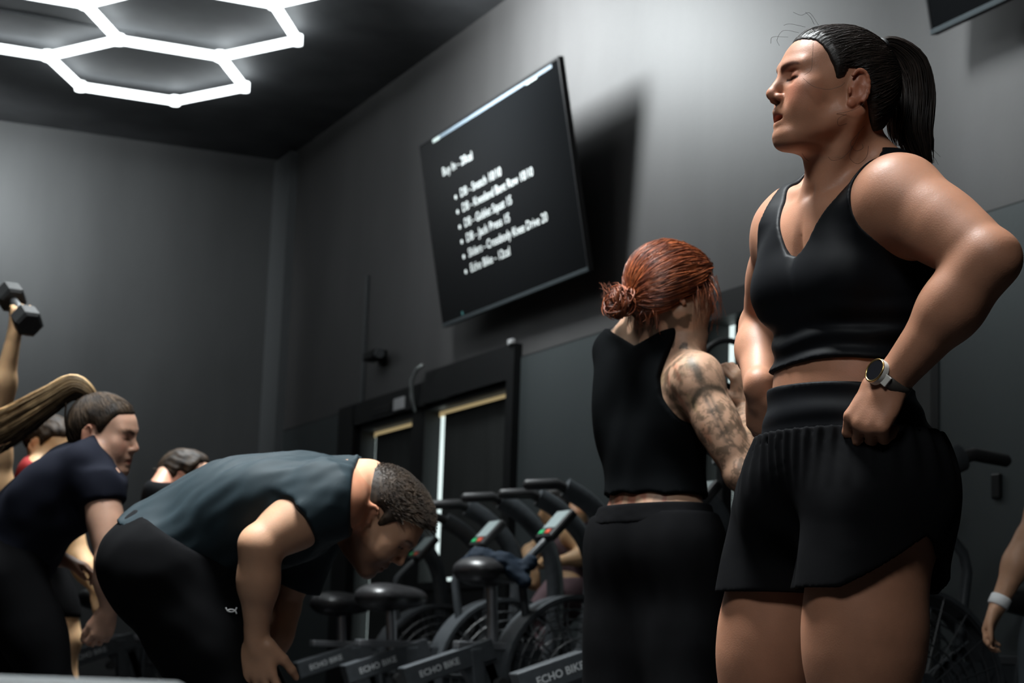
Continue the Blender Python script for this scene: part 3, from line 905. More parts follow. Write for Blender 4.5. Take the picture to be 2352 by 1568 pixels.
# ------------------------------------------------------------------ air bikes along the wall
M_BFRAME = mat('bike_frame', (0.050, 0.056, 0.062), .42, 0.0, .5, noise=(40, .15))
M_BSEAT = mat('bike_seat', (0.016, .0155, .0165), .35, 0, .5, bump=(300, .2, .001))
M_GRIP = mat('bike_grip', (0.02, .02, .021), .5, 0, .5)
M_STEEL = mat('bike_steel', (.32, .33, .35), .35, .8)
M_CAGE = mat('bike_cage', (.035, .038, .042), .45)
M_BLADE = mat('bike_blade', (.10, .11, .12), .45, .3)
M_LCD = mat('bike_lcd', (.30, .36, .36), .4)
M_RBTN = mat('red_button', (.7, .09, .04), .4); M_GBTN = mat('green_button', (.03, .45, .16), .4)
M_DECAL = mat('white_decal', (.5, .52, .53), .6)
ROUND_CACHE = {}
def air_bike(loc, heading, label, seat_x=-.42, seat_z=.96, swing=.06, decal=True):
    """rider faces local +x; y is the rider's left"""
    root = empty('air_bike', (loc[0], loc[1], 0), label, 'exercise bike', 'air bikes')
    root.rotation_euler = (0, 0, heading)
    def B(mb, nm, m, par=None, **kw):
        o = mb.build(nm, m, None, **kw); o.parent = par or root; return o
    # floor frame
    B(MB().bar((-.62, 0, .10), (.55, 0, .10), .07, .07, bev=.006), 'main_rail', M_BFRAME)
    for x, hw in ((-.62, .25), (.55, .32)):
        f = B(MB().bar((x, -hw, .045), (x, hw, .045), .07, .07, bev=.006), 'foot_bar', M_BFRAME)
        for s in (-1, 1): B(MB().box((x-.04, s*hw-.03, 0), (x+.04, s*hw+.03, .05), .006), 'rubber_foot', M_GRIP, f)
    # seat post, slider and gusset plates
    B(MB().bar((-.28, 0, .12), (-.36, 0, .66), .075, .055, up=(1, 0, 0), bev=.006).bar((-.10, 0, .14), (-.30, 0, .60), .05, .05, up=(1, 0, 0), bev=.005), 'seat_tube', M_BFRAME)
    B(MB().prism([(-.44, .66), (-.06, .66), (-.06, .625), (-.12, .50), (-.24, .42), (-.36, .50), (-.44, .61)], (0, 0, 0), (1, 0, 0), (0, 0, 1), (0, -1, 0), .05), 'gusset_plate', M_BFRAME)
    sp = B(MB().tube([(seat_x+.03, 0, .60), (seat_x+.01, 0, seat_z-.075)], .024, 12), 'seat_post', M_STEEL, autosmooth=40)
    B(MB().box((seat_x-.14, -.03, .655), (seat_x+.20, .03, .685), .005), 'seat_slider', M_STEEL)
    B(MB().tube([(seat_x+.035, -.05, .52), (seat_x+.035, -.10, .52)], .024, 10), 'adjust_knob', M_GRIP, sp, autosmooth=40)
    st = Solid(); st.frame((seat_x, 0, seat_z))
    st.ell((-.045, 0, -.028), (.110, .125, .062), .03); st.ell((.075, 0, -.025), (.11, .062, .050), .05)
    V, F = surface(st, (seat_x-.22, -.16, seat_z-.11), (seat_x+.22, .16, seat_z+.06), .012)
    so = obj('seat', np_mesh('seat', relax(V, F, 1), F), M_BSEAT); so.parent = root
    # fan: two cage faces, shroud ring, hub, blades
    fx, fz, R_ = .10, .545, .335
    cg = MB()
    for s in (-1, 1):
        y = s*.075
        for r in (.33, .29, .25, .21, .17, .13): cg.torus((fx, y*(1.0 if r > .2 else 1.12), fz), (0, 1, 0), r, .0035, 36, 4)
        for k in range(20):
            a = 2*pi*k/20; cg.tube([(fx+.07*cos(a), y*1.15, fz+.07*sin(a)), (fx+R_*cos(a), y, fz+R_*sin(a))], .0028, 4)
        cg.tube([(fx, y*1.1, fz), (fx, y*1.28, fz)], .075, 20)
    c_ = B(cg, 'fan_cage', M_CAGE); c_['kind'] = 'stuff'
    sh_ = MB(); n = 48
    ring = []
    for k in range(n+1):
        a = 2*pi*k/n; ring.append([sh_.bm.verts.new((fx+r*cos(a), y, fz+r*sin(a))) for r, y in ((.335, -.08), (.35, -.08), (.35, .08), (.335, .08))])
    for A, C_ in zip(ring[:-1], ring[1:]):
        for j in range(4): sh_.bm.faces.new((A[j], A[(j+1) % 4], C_[(j+1) % 4], C_[j]))
    bmesh.ops.remove_doubles(sh_.bm, verts=sh_.bm.verts, dist=1e-5)
    B(sh_, 'fan_shroud', M_BFRAME, autosmooth=40)
    for k in range(10):
        a = 2*pi*k/10
        e1 = np.array([cos(a), 0, sin(a)]); e2 = np.array([-sin(a), 0, cos(a)])
        bl = MB(); bl.bar(np.array([fx, 0, fz])+e1*.06, np.array([fx, 0, fz])+e1*.30, .075, .006, up=nrm(e2+np.array([0, .35, 0])))
        B(bl, 'fan_blade', M_BLADE)
    # crank, pedals, chain case
    B(MB().tube([(fx-.20, -.055, .34), (fx-.20, .055, .34)], .085, 24), 'chain_case', M_BFRAME, autosmooth=40)
    for s in (-1, 1):
        e = (fx-.20+s*.13, s*.10, .34-s*.10)
        cr = B(MB().bar((fx-.20, s*.085, .34), e, .03, .02, bev=.003), 'crank', M_STEEL)
        B(MB().box((e[0]-.05, min(s*.11, s*.20), e[2]-.015), (e[0]+.05, max(s*.11, s*.20), e[2]+.015), .006), 'pedal', M_GRIP, cr)
        B(MB().bar((fx+.02, s*.30, .17), (fx+.28, s*.30, .17), .05, .02, bev=.004), 'foot_peg', M_STEEL)
    # mast with console
    B(MB().tube([(-.10, 0, .58), (-.13, 0, .80), (-.155, 0, .96), (-.14, 0, 1.02), (-.04, 0, 1.12), (.0, 0, 1.155)], .0185, 12), 'console_mast', M_BFRAME, smooth=True)
    Mx = Matrix.Translation((.0, 0, 1.18)) @ Matrix.Rotation(radians(-48), 4, 'Y')
    co = B(MB().box((-.085, -.075, -.018), (.075, .075, .018), .01, Mx), 'console', M_GRIP)
    B(MB().box((-.035, -.06, .0165), (.065, .06, .020), .001, Mx), 'display', M_LCD, co)
    B(MB().box((-.072, -.05, .0165), (-.048, -.012, .024), .003, Mx), 'red_button', M_RBTN, co)
    B(MB().box((-.072, .012, .0165), (-.048, .05, .024), .003, Mx), 'green_button', M_GBTN, co)
    # moving arms with grips
    for s in (-1, 1):
        dx = s*swing; y = s*.235
        pts = bez([(fx+.0, y, .36), (fx+.12+dx*.4, y, .62), (fx+.15+dx*.8, y, .92), (fx+.11+dx, y, 1.12), (fx-.01+dx, y, 1.25), (fx-.13+dx, y, 1.315)], 30)
        ab = MB()
        for p, q in zip(pts[:-1], pts[1:]): pass
        rs = np.interp(np.linspace(0, 1, len(pts)), [0, .3, 1], [.034, .042, .044])
        ab.tube(pts, rs, 8, flat=((0, 1, 0), .55))
        ar = B(ab, 'swing_arm', M_BFRAME, autosmooth=50)
        e = pts[-1]
        B(MB().tube([e+[.035, 0, -.02], e+[-.02, 0, .004], e+[-.04, 0, .012], e+[-.175, 0, .0], e+[-.185, 0, -.002]], [.018, .022, .0235, .0215, .014], 12), 'grip', M_GRIP, ar, smooth=True)
        B(MB().tube([(fx, s*.09, .36), (fx, s*.25, .36)], .022, 10), 'pivot', M_STEEL, ar, autosmooth=40)
        B(MB().bar((fx, s*.215, .36), (fx-.20, s*.215, .34), .03, .012), 'link_rod', M_STEEL, ar)
    # uprights between rail and mast
    B(MB().bar((-.07, 0, .12), (-.11, 0, .62), .06, .06, up=(1, 0, 0), bev=.006).bar((.42, 0, .12), (.12, 0, .545), .04, .05, up=(1, 0, 0), bev=.004), 'upright', M_BFRAME)
    if decal:
        t = text_mesh('ECHO BIKE', .036, (-.60, -.036, .535), (.94, 0, .34), (-.34, 0, .94), M_DECAL, 'decal', None, bold=.0008)
        B(MB().bar((-.66, 0, .53), (-.28, 0, .66), .07, .085, bev=.005), 'rear_brace', M_BFRAME)
        t.parent = root
    return root
def bike_at(gx, gy, d, label, heading=0.0, **kw):
    """placed so that the grips meet a photo pixel at depth d"""
    g = PX(gx, gy, d); off = np.array([-.10, 0.0])
    c, s = cos(heading), sin(heading)
    return air_bike((g[0]-(c*off[0]-s*off[1]), g[1]-(s*off[0]+c*off[1])), heading, label, **kw)
bike_at(1232, 1130, 8.0, 'air bike with a navy jacket slung on its seat, nearest the tattooed woman', seat_x=-.30, seat_z=1.0, swing=.05)
bike_at(1078, 1155, 8.7, 'air bike with an empty seat, just right of the bent man\'s head', seat_x=-.47, seat_z=.90, swing=.02)
bike_at(935, 1196, 10.0, 'air bike half hidden behind the bent man\'s head', seat_x=-.45, seat_z=.90, swing=-.05)
bike_at(1545, 1060, 6.55, 'air bike glimpsed between the tattooed woman and the resting woman', seat_x=-.24, seat_z=.90, swing=.03)
bike_at(2190, 1075, 6.5, 'air bike half hidden behind the resting woman\'s hip', heading=pi, seat_x=-.45, seat_z=.9, swing=.07, decal=False)
bike_at(400, 1195, 10.6, 'farthest air bike, standing behind the bent man\'s back', seat_x=-.45, seat_z=.90)
# navy jacket over the near bike's seat
J = Solid(); J.frame()
for a, b, r in (((1068, 1300, 7.86), (1105, 1278, 7.86), .035), ((1105, 1278, 7.86), (1160, 1290, 7.84), .04), ((1160, 1290, 7.84), (1195, 1312, 7.84), .038), ((1195, 1312, 7.84), (1222, 1290, 7.84), .03), ((1180, 1310, 7.8), (1205, 1335, 7.78), .03)):
    J.cone(PX(*a), PX(*b), r, r*.9, .03)
lo, hi = J.bounds()
jk = solid_mesh('jacket', lambda P: J(P)+.010*wob(P, 55, 2)+.005*wob(P, 120, 3), lo, hi, .007, cloth_mat('navy_jacket', (.006, .013, .024), .8, 0, 500, .2))
tag(jk, 'crumpled navy jacket lying on the nearer bike seat', 'jacket')
# hooped post of a tall machine behind the tattooed arm
hp_ = PX(1668, 835, 7.75)
hm = empty('cable_machine', (hp_[0], hp_[1], 0), 'slim black machine with a hooped top behind the tattooed arm', 'machine')
MB().box((hp_[0]-.2, hp_[1]-.2, 0), (hp_[0]+.2, hp_[1]+.2, .04), .008).build('base', M_BLK, hm)
MB().bar((hp_[0], hp_[1], .03), (hp_[0], hp_[1], hp_[2]-.08), .05, .05, up=(1, 0, 0), bev=.005).build('post', M_BLK, hm)
MB().torus(hp_, -FW, .094, .0125, 40, 10).build('hoop', mat('hoop_rubber', (.03, .031, .034), .45), hm, smooth=True)
# pale box in the near left corner
def on_z(x, y, Z):
    v = ray(x, y); return CAM+v*((Z-CAM[2])/v[2])
zt = .5785
qa, qb = on_z(-250, 1541, zt), on_z(436, 1565, zt)
u_ = nrm(qb-qa); v_ = np.cross(u_, [0, 0, 1.0]); v_ = v_ if v_@HF < 0 else -v_
bxr = empty('plyo_box', tuple((qa+qb)/2*np.array([1, 1, 0])), 'pale grey box top at the bottom left corner', 'box')
wd_ = np.linalg.norm(qb-qa)
Mb = Matrix(((u_[0], v_[0], 0, qa[0]), (u_[1], v_[1], 0, qa[1]), (0, 0, 1, 0), (0, 0, 0, 1)))
MB().box((0, 0, zt-.03), (wd_, .5, zt), .008, Mb).build('top_pad', mat('pale_vinyl', (.42, .45, .46), .45, noise=(12, .15)), bxr)
MB().box((.01, .01, 0), (wd_-.01, .49, zt-.03), .004, Mb).build('body', mat('box_body', (.25, .26, .27), .6), bxr)
# ------------------------------------------------------------------ the resting woman in the foreground
def view_frame(px, py, d):
    """ground point under a pixel, and (right, towards camera) horizontal directions there"""
    p = PX(px, py, d); v = ray(px, py)
    b = -nrm(np.array([v[0], v[1], 0.0])); rt = np.cross(-b, [0, 0, 1.0])
    return np.array([p[0], p[1], 0.0]), rt, b
def facing(rt, b, a):
    """axes (left, forward, up) of someone turned a degrees to the image's left from facing the camera"""
    a = radians(a)
    return np.array([cos(a)*rt+sin(a)*b, -sin(a)*rt+cos(a)*b, [0, 0, 1.0]]).T
SKIN_W = skin_mat('skin_warm_wet', (0.44, 0.205, 0.122), .55, .07)
M_TOP = cloth_mat('black_jersey', (0.0055, 0.006, 0.0075), .55, 0, 1500, .12)
M_SHORT = cloth_mat('black_woven', (0.0055, 0.0055, 0.0062), .8, 0, 1100, .05)
M_HAIR_D = hair_mat('dark_brown_hair', (0.014, 0.0095, 0.0075), .48, .35)
M_SHOE = mat('black_shoe', (0.02, .02, .022), .6)
M_SOLE = mat('white_sole', (0.5, .5, .5), .6)

O, rt, bk = view_frame(1935, 1000, 3.28)
RT = facing(rt, bk, 47)
lean = np.eye(3)
w1 = empty('person', tuple(O), 'woman in a black crop top resting with hands on her hips', 'person')
S = Solid(); S.group('torso').frame(O, RT)
T = lambda l, f, z: O + RT@np.array([l, f, z])
# pelvis, waist, rib cage, shoulders
S.ell((0, -.012, .955), (.172, .122, .115), .04)
for s in (-1, 1):
    S.ell((s*.082, -.048, .895), (.088, .074, .092), .05)
    S.ell((s*.125, .0, .90), (.070, .088, .10), .05)
S.ell((0, .008, 1.075), (.132, .098, .115), .06)
S.ell((0, -.004, 1.235), (.138, .102, .165), .06)
S.ell((0, -.012, 1.335), (.144, .094, .095), .05)
S.cone((-.125, -.015, 1.395), (.125, -.015, 1.395), .056, .056, .05)
S.ell((0, .040, 1.355), (.105, .055, .075), .04)
for s in (-1, 1):
    S.cone((s*.028, -.030, 1.50), (s*.140, -.025, 1.425), .040, .036, .04)       # trapezius
    S.ell((s*.070, .066, 1.258), (.066, .054, .064), .03)                         # breast
    S.ell((s*.070, .050, 1.32), (.06, .044, .06), .04)
    S.cone((s*.012, .058, 1.425), (s*.13, .018, 1.445), .011, .012, .018)          # collarbone
    S.ell((s*.125, -.03, 1.27), (.045, .075, .10), .04)                            # side of the back
S.brush((0, .10, 1.30), (.010, .05, .075), -.010)
S.group('cloth').ell((0, .054, 1.262), (.105, .060, .058), .03)
S.skin = ('torso', 'neck', 'head', 'arm', 'hand', 'leg', 'shoulder')
# head
HC = PX(1919, 228, 3.32)
Rh = facing(rt, bk, 68) @ rotx(radians(2.5)) @ roty(radians(2))
NB = T(0, -.02, 1.44)
S.group('neck').frame()
S.cone(HC+Rh@np.array([0, -.020, -.02]), NB, .054, .060, .03)
S.cone(HC+Rh@np.array([0, .012, -.055]), T(0, .018, 1.425), .044, .044, .03)
for s in (-1, 1):
    S.cone(HC+Rh@np.array([s*.058, -.018, -.035]), T(s*.016, .066, 1.415), .015, .0115, .016)
S.sph(T(0, .066, 1.478), .014, .022)
S.brush(T(0, .082, 1.418), (.014, .014, .014), -.008)
add_head(S, HC, Rh, .985, True, mouth=1.0)
# left arm (near), hand on hip
shL, elL, wrL = PX(2064, 455, 3.19), PX(2277, 597, 3.03), PX(2052, 872, 3.10)
S.group('shoulder').frame()
S.ell(shL+np.array([0, 0, -.01]), (.070, .070, .072), .045)
add_arm(S, shL, elL, wrL, 1.0, 1.19, .05, 'arm', 1.0)
im = lambda x, y, z: x*CR + y*CU - z*FW          # image right, image up, towards camera
add_hand(S, wrL, im(-.48, -.72, .10), im(.50, -.30, -.80), im(0, 1, 0), [(.9, 1.35, .5), (1.0, 1.35, .5), (1.1, 1.3, .5), (1.2, 1.2, .5)], 1.07, (.4, .3, .9), .02)
# right arm (far)
shR, elR, wrR = PX(1818, 540, 3.45), PX(1757, 752, 3.66), PX(1745, 890, 3.45)
S.group('shoulder').frame()
S.ell(shR+np.array([0, 0, -.005]), (.058, .058, .064), .045)
add_arm(S, shR, elR, wrR, 1.0, 1.20, .05, 'arm', 1.0)
add_hand(S, wrR, im(.10, -.9, -.25), im(.72, -.10, -.60), im(0, 0, 1), [(.5, .7, .5)]*4, 1.0, (.75, .5, .3), .03)
# legs
hipL, knL = PX(2006, 1180, 3.19), PX(1978, 1800, 3.14)
hipR, knR = PX(1830, 1190, 3.44), PX(1733, 1800, 3.42)
anL = np.array([knL[0]+.01, knL[1]+.02, .09]); anR = np.array([knR[0], knR[1]+.03, .09])
toe = RT[:, 1]
add_leg(S, hipL, knL, anL, toe, 1.0, 1.12)
add_leg(S, hipR, knR, anR, toe, 1.0, 1.10)
lo, hi = S.bounds()
def head_in(V):
    L = (V-HC)@Rh
    return (np.abs(L[:, 0]) < .098) & (L[:, 1] > -.12) & (L[:, 1] < .15) & (L[:, 2] > -.112) & (L[:, 2] < .15)
def tint(V):
    return tint_head(V, HC, Rh, .985, blush=.55, brow=(.20, .14, .12))
def upper_in(V): return V[:, 2] > .50
body = solid_mesh('body', S, lo, hi, .011, SKIN_W, w1, regions=[(lambda V: upper_in(V) & ~head_in(V), [lo[0], lo[1], .48], hi, .0042), (head_in, HC-.16, HC+.16, .0019)], color=tint)

# --- hair
def hairline(y, pts):
    return np.interp(y, [p[0] for p in pts], [p[1] for p in pts])
HL_W = [(-.14, -.075), (-.06, -.062), (-.038, -.03), (-.026, .0), (-.014, .036), (.006, .037), (.014, .018), (.026, .014), (.033, .036), (.046, .062), (.060, .082), (.082, .090), (.12, .096)]
def hair_cap(name, o, R, k, line, knot, material, parent, h=.0025, thick=.008, groove=.0012, freq=34, seed=1, extra=None, tint=None):
    C = Solid(); C.frame(o, R)
    C.ell(np.array((0, -.008, .046))*k, np.array((.0735, .097, .082))*k, .02); C.ell(np.array((0, -.045, .02))*k, np.array((.063, .056, .062))*k, .03)
    C.ell(np.array((0, .046, .035))*k, np.array((.061, .056, .067))*k, .03)
    C.ell(np.array((0, -.035, -.03))*k, np.array((.052, .045, .05))*k, .03)
    if extra: extra(C)
    kn = np.asarray(knot, float)*k
    def fn(P):
        L = (np.asarray(P, float)-o)@R
        zl = hairline(L[:, 1]/k, line)*k
        d = C(P) - thick*k*(.12+.88*np.clip((L[:, 2]-zl)/(.028*k), 0, 1))
        v = L-kn
        phi = np.arctan2(v[:, 0], v[:, 2]+.35*v[:, 1]); rad = np.sqrt((v*v).sum(1))
        th = np.arctan2(v[:, 1], np.sqrt(v[:, 0]**2+v[:, 2]**2))
        gr = np.sin(phi*freq+5*wob(L, 45, seed))*.55 + np.sin(phi*freq*2.7+3*wob(L, 60, seed+1))*.45
        d = d + groove*gr*np.clip(rad/.03, 0, 1)
        reg = (zl-L[:, 2])*.62 + .0015*wob(L, 300, seed+3)
        return smax(d.astype(np.float32), reg.astype(np.float32), .005).astype(np.float32)
    def shade(V):
        L = (V-o)@R; v = L-kn; phi = np.arctan2(v[:, 0], v[:, 2]+.35*v[:, 1])
        return np.repeat((.8+.25*np.sin(phi*freq*1.7+4*wob(L, 60, seed+5)))[:, None], 3, 1)
    ob = solid_mesh(name, fn, o-.155*k, o+.155*k, h, material, parent, color=shade)
    return ob, fn
def scalp_strands(o, R, k, line, knot, n, fn, seed=3, r=.0009, lift=.0015, curl=.0):
    """strands combed over the cap surface and gathered to the knot"""
    g = np.random.default_rng(seed)
    c = np.array([0, -.008, .030]); kn = np.asarray(knot, float)-c; kd = kn/np.linalg.norm(kn)
    D0 = []
    while len(D0) < n:
        th = g.uniform(-pi, pi); sz = g.uniform(-.75, 1.0); q = sqrt(1-sz*sz)
        d = np.array([q*sin(th), q*cos(th), sz]); p0 = c+d*np.array([.074, .098, .088])
        if p0[2] < np.interp(p0[1], [w[0] for w in line], [w[1] for w in line])+g.uniform(-.008, .003): continue
        D0.append(d)
    D0 = np.array(D0); m = 13
    t = np.linspace(0, 1, m)[None, :, None]
    D = D0[:, None, :]*(1-t)+kd[None, None, :]*t + g.normal(size=(n, 1, 3))*.05*np.sin(t*pi)
    D /= np.linalg.norm(D, axis=2)[:, :, None]
    Dw = D.reshape(-1, 3)@np.asarray(R).T; C = np.asarray(o)+np.asarray(R)@(c*k)
    T = np.full(len(Dw), .14*k)
    MARGIN[0] = .2
    for _ in range(14): T -= np.clip(fn((C+Dw*T[:, None])-0)*-1, -.03, .03)*-1*.9
    lf = (g.uniform(-.2, 1, size=(n, 1))*lift*np.sin(t[:, :, 0]*pi)).ravel()
    P = (C+Dw*(T+.0003+lf)[:, None]).reshape(n, m, 3)
    ok = (T.reshape(n, m) > .05*k).all(1) & (T.reshape(n, m) < .16*k).all(1)
    rad = r*k*np.clip(1.1-np.abs(2*t[0, :, 0]-1)**3, .15, 1)
    return [p for p, q in zip(P, ok) if q], [rad for q in ok if q]
KN = np.array([0, -.108, .072])
hair, hfn = hair_cap('hair', HC, Rh, .985, HL_W, KN, M_HAIR_D, w1, .0021, .0050, .0007, 90)
pa, ra = scalp_strands(HC, Rh, .985, HL_W, KN, 3800, hfn, r=.0007)
# ponytail: a body of gathered locks with separate strands
def tail(knot_px, pts_px, widths, n, r, seed, wav=.006, thick=.55, side=None, jag=.12):
    """strands around a centre line given by photo points (x, y, depth) with half widths (m)"""
    g = np.random.default_rng(seed)
    cl = bez([PX(*p) for p in pts_px], 28); m = len(cl)
    wd = np.interp(np.linspace(0, 1, m), np.linspace(0, 1, len(widths)), widths)
    paths, rad = [], []
    Tn = np.gradient(cl, axis=0); Tn /= np.linalg.norm(Tn, axis=1)[:, None]
    A = np.cross(Tn, FW); A /= np.linalg.norm(A, axis=1)[:, None]; Bv = np.cross(Tn, A)
    for i in range(n):
        rr = sqrt(g.uniform(0.02, 1)); an = g.uniform(0, 2*pi); e = g.uniform(1-jag*2.5, 1.0) if g.uniform() < .7 else 1.0
        ph = g.uniform(0, 6.28); t = np.linspace(0, 1, m)
        off = (rr*cos(an)+.10*np.sin(t*5+ph)*t)[:, None]*A*wd[:, None] + (rr*sin(an)*thick+.08*np.cos(t*4+ph)*t)[:, None]*Bv*wd[:, None]
        q = cl+off + (np.sin(t*9+ph)*wav*t)[:, None]*A*.3
        cut = max(6, int(m*e))
        paths.append(q[:cut]); rad.append(r*g.uniform(.7, 1.4)*np.clip(1.15-np.linspace(0, 1, cut)**4, .15, 1))
    return paths, rad
kp = HC+Rh@(KN*.985)
TAIL = [(2012, 112, 3.40), (2050, 108, 3.42), (2092, 150, 3.43), (2100, 215, 3.43), (2098, 290, 3.42), (2112, 345, 3.42), (2128, 382, 3.42)]
tw = [.012, .018, .030, .036, .036, .030, .014]
p2, r2 = tail(None, TAIL, tw, 520, .0013, 5, .012, .55, None, .16)
TAIL2 = [(2012, 118, 3.40), (2040, 135, 3.42), (2062, 190, 3.42), (2066, 250, 3.41), (2060, 300, 3.41), (2064, 335, 3.41)]
p3, r3 = tail(None, TAIL2, [.012, .016, .024, .024, .02, .010], 150, .0013, 6)
strands_obj('ponytail', p2+p3, r2+r3, 5, M_HAIR_D, w1, 3, .4, False)
strands_obj('hair_strands', pa, ra, 4, M_HAIR_D, w1, 4, .5)
tie = MB(); tie.torus(PX(2026, 110, 3.405), PX(2050, 108, 3.42)-PX(2012, 114, 3.40), .013, .0055, 20, 8)
tie.build('hair_tie', mat('hair_tie', (.008, .008, .009), .6), w1, smooth=True)
# loose wet wisps (x, y pixels, depth)
W_ = [
 [(1868, 98, 3.24), (1866, 130, 3.235), (1863, 160, 3.23), (1848, 172, 3.235)],
 [(1845, 180, 3.225), (1868, 198, 3.22), (1902, 205, 3.215), (1930, 198, 3.23), (1940, 190, 3.24)],
 [(1993, 205, 3.24), (1985, 235, 3.235), (1965, 250, 3.235), (1940, 258, 3.24), (1920, 262, 3.245), (1895, 278, 3.26), (1868, 292, 3.27)],
 [(1945, 262, 3.24), (1926, 272, 3.24), (1926, 288, 3.24), (1945, 284, 3.245)],
 [(1985, 290, 3.27), (1968, 310, 3.25), (1953, 330, 3.24), (1966, 346, 3.24), (1982, 340, 3.25), (1980, 330, 3.26)],
 [(1975, 300, 3.27), (1960, 335, 3.24), (1935, 362, 3.235), (1912, 368, 3.235), (1902, 360, 3.235)],
 [(1995, 335, 3.27), (1990, 360, 3.25), (1970, 376, 3.24), (1952, 362, 3.24), (1958, 335, 3.25)],
 [(1835, 75, 3.3), (1800, 70, 3.3), (1785, 90, 3.3), (1790, 105, 3.3)],
 [(1880, 58, 3.3), (1860, 30, 3.3), (1840, 35, 3.3), (1822, 28, 3.3)],
 [(1870, 56, 3.31), (1862, 40, 3.3), (1850, 28, 3.3)],
 [(1850, 62, 3.3), (1815, 55, 3.3), (1800, 58, 3.3)],
 [(1810, 85, 3.3), (1775, 85, 3.3), (1770, 100, 3.3)],
 [(1842, 352, 3.25), (1850, 364, 3.25), (1858, 370, 3.25)],
 [(2030, 300, 3.38), (2015, 320, 3.36), (2022, 345, 3.37), (2060, 348, 3.38)],
 [(2040, 310, 3.38), (2020, 335, 3.37), (2055, 355, 3.38)],
 [(2045, 300, 3.38), (2038, 330, 3.38), (2062, 350, 3.38)],
 [(2130, 330, 3.42), (2150, 350, 3.42), (2160, 360, 3.42)],
 [(2135, 350, 3.42), (2148, 365, 3.42), (2155, 378, 3.42)],
 [(1985, 75, 3.38), (2005, 85, 3.4), (2020, 95, 3.4)],
]
paths = [bez([PX(*q) for q in w_], 60) for w_ in W_]
strands_obj('loose_hair', paths, [np.full(len(p), .0003) for p in paths], 4, M_HAIR_D, w1)

# --- crop top
RTi = RT.T
def loc(P): return (np.asarray(P, np.float64)-O)@RT
def top_fn(P):
    L = loc(P); l, f, z = L[:, 0], L[:, 1], L[:, 2]
    d0 = S(P, ('torso', 'cloth', 'shoulder')); t = np.clip((z-1.34)/.04, 0, 1).astype(np.float32)
    d = d0*(1-t)+t*S(P, ('torso', 'cloth', 'shoulder', 'neck', 'arm'))
    fold = .0034*np.sin((z*150+3*wob(L, 14, 4)+l*8))*np.clip((1.235-z)/.06, 0, 1)
    d = d - .0055 + .0015*np.clip((z-1.38)/.05, 0, 1) + fold
    hem = 1.118 + .012*(f < 0)*np.clip(-f/.1, 0, 1) + .004*np.sin(l*22)
    r = hem-z
    a = np.abs(l)
    # arm holes
    bo = np.interp(z, [1.20, 1.275, 1.30, 1.33, 1.36, 1.40, 1.47, 1.6], [.30, .195, .168, .144, .130, .122, .120, .118])
    r = np.maximum(r, (a-bo)*.8)
    # neck: V in front, scoop behind
    zv = np.where(f > 0, 1.302, 1.36)
    vin = np.interp(np.maximum(z-zv, 0), [0, .006, .02, .06, .10, .15, .3], [0, .018, .029, .052, .074, .096, .098])
    neck = np.where(z > zv, (vin-a)*.8, (zv-z)*-1.0)
    r = np.maximum(r, np.where(z > zv, neck, -.02))
    r = np.maximum(r, z-1.495)
    return smax(d, r.astype(np.float32), .003)
solid_mesh('crop_top', top_fn, T(0, 0, 1.3)-np.array([.33, .33, .22]), T(0, 0, 1.3)+np.array([.33, .33, .24]), .0034, M_TOP, w1)
# --- waistband and shorts
def band_fn(P):
    L = loc(P); l, f, z = L[:, 0], L[:, 1], L[:, 2]
    d = S(P, ('torso',)) - .007 + .0018*np.sin(z*120+2.5*wob(L, 12, 9))*np.clip((z-.99)/.03, 0, 1)
    up = z-(1.083+.010*np.clip(-l/.15, -1, 1)+.004*np.sin(l*15)); dn = 1.000-z
    return smax(d, np.maximum(up, dn).astype(np.float32), .004)
solid_mesh('waistband', band_fn, T(0, 0, 1.03)-np.array([.3, .3, .08]), T(0, 0, 1.03)+np.array([.3, .3, .08]), .0036, M_TOP, w1)
SH = Solid(); SH.group('s').frame(O, RT)
SH.ell((0, -.015, .965), (.180, .130, .11), .04)
for s in (-1, 1): SH.ell((s*.082, -.050, .895), (.096, .080, .10), .05)
SH.frame()
SH.cone(hipL+np.array([0, 0, -.02]), hipL+(knL-hipL)*.45, .112, .136, .05)
SH.cone(hipR+np.array([0, 0, -.02]), hipR+(knR-hipR)*.45, .108, .130, .05)
LH, LR = loc([hipL+(knL-hipL)*.4])[0], loc([hipR+(knR-hipR)*.4])[0]
lmid = (LH[0]+LR[0])/2
def short_fn(P):
    L = loc(P); l, f, z = L[:, 0], L[:, 1], L[:, 2]
    an = np.arctan2(f, l)
    gather = .004*np.sin(an*34+2*wob(L, 10, 11))*np.clip((z-.90)/.09, 0, 1)
    folds = .007*wob(L*np.array([1, 1, .45]), 24, 12)*np.clip((1.0-z)/.06, 0, 1) + .004*np.sin(l*60+f*35+z*14)*np.clip((.9-z)/.1, 0, 1)
    d = smin(SH(P), S(P, ('torso', 'leg'))-.011, .02) + gather + folds
    d = np.maximum(d, -(d+.0075))
    # petal hem: highest at the outer side of each leg
    lc, fc = np.where(l > lmid, LH[0], LR[0]), np.where(l > lmid, LH[1], LR[1])
    sg = np.where(l > lmid, 1.0, -1.0)
    ang = np.abs(np.arctan2(f-fc, (l-lc)*sg))
    hem = .738 + .088*np.clip(1-ang/1.15, 0, 1)**1.2
    r = np.maximum(hem-z, z-1.008)
    return smax(d.astype(np.float32), r.astype(np.float32), .004)
solid_mesh('shorts', short_fn, T(0, 0, .86)-np.array([.36, .36, .16]), T(0, 0, .86)+np.array([.36, .36, .16]), .004, M_SHORT, w1)
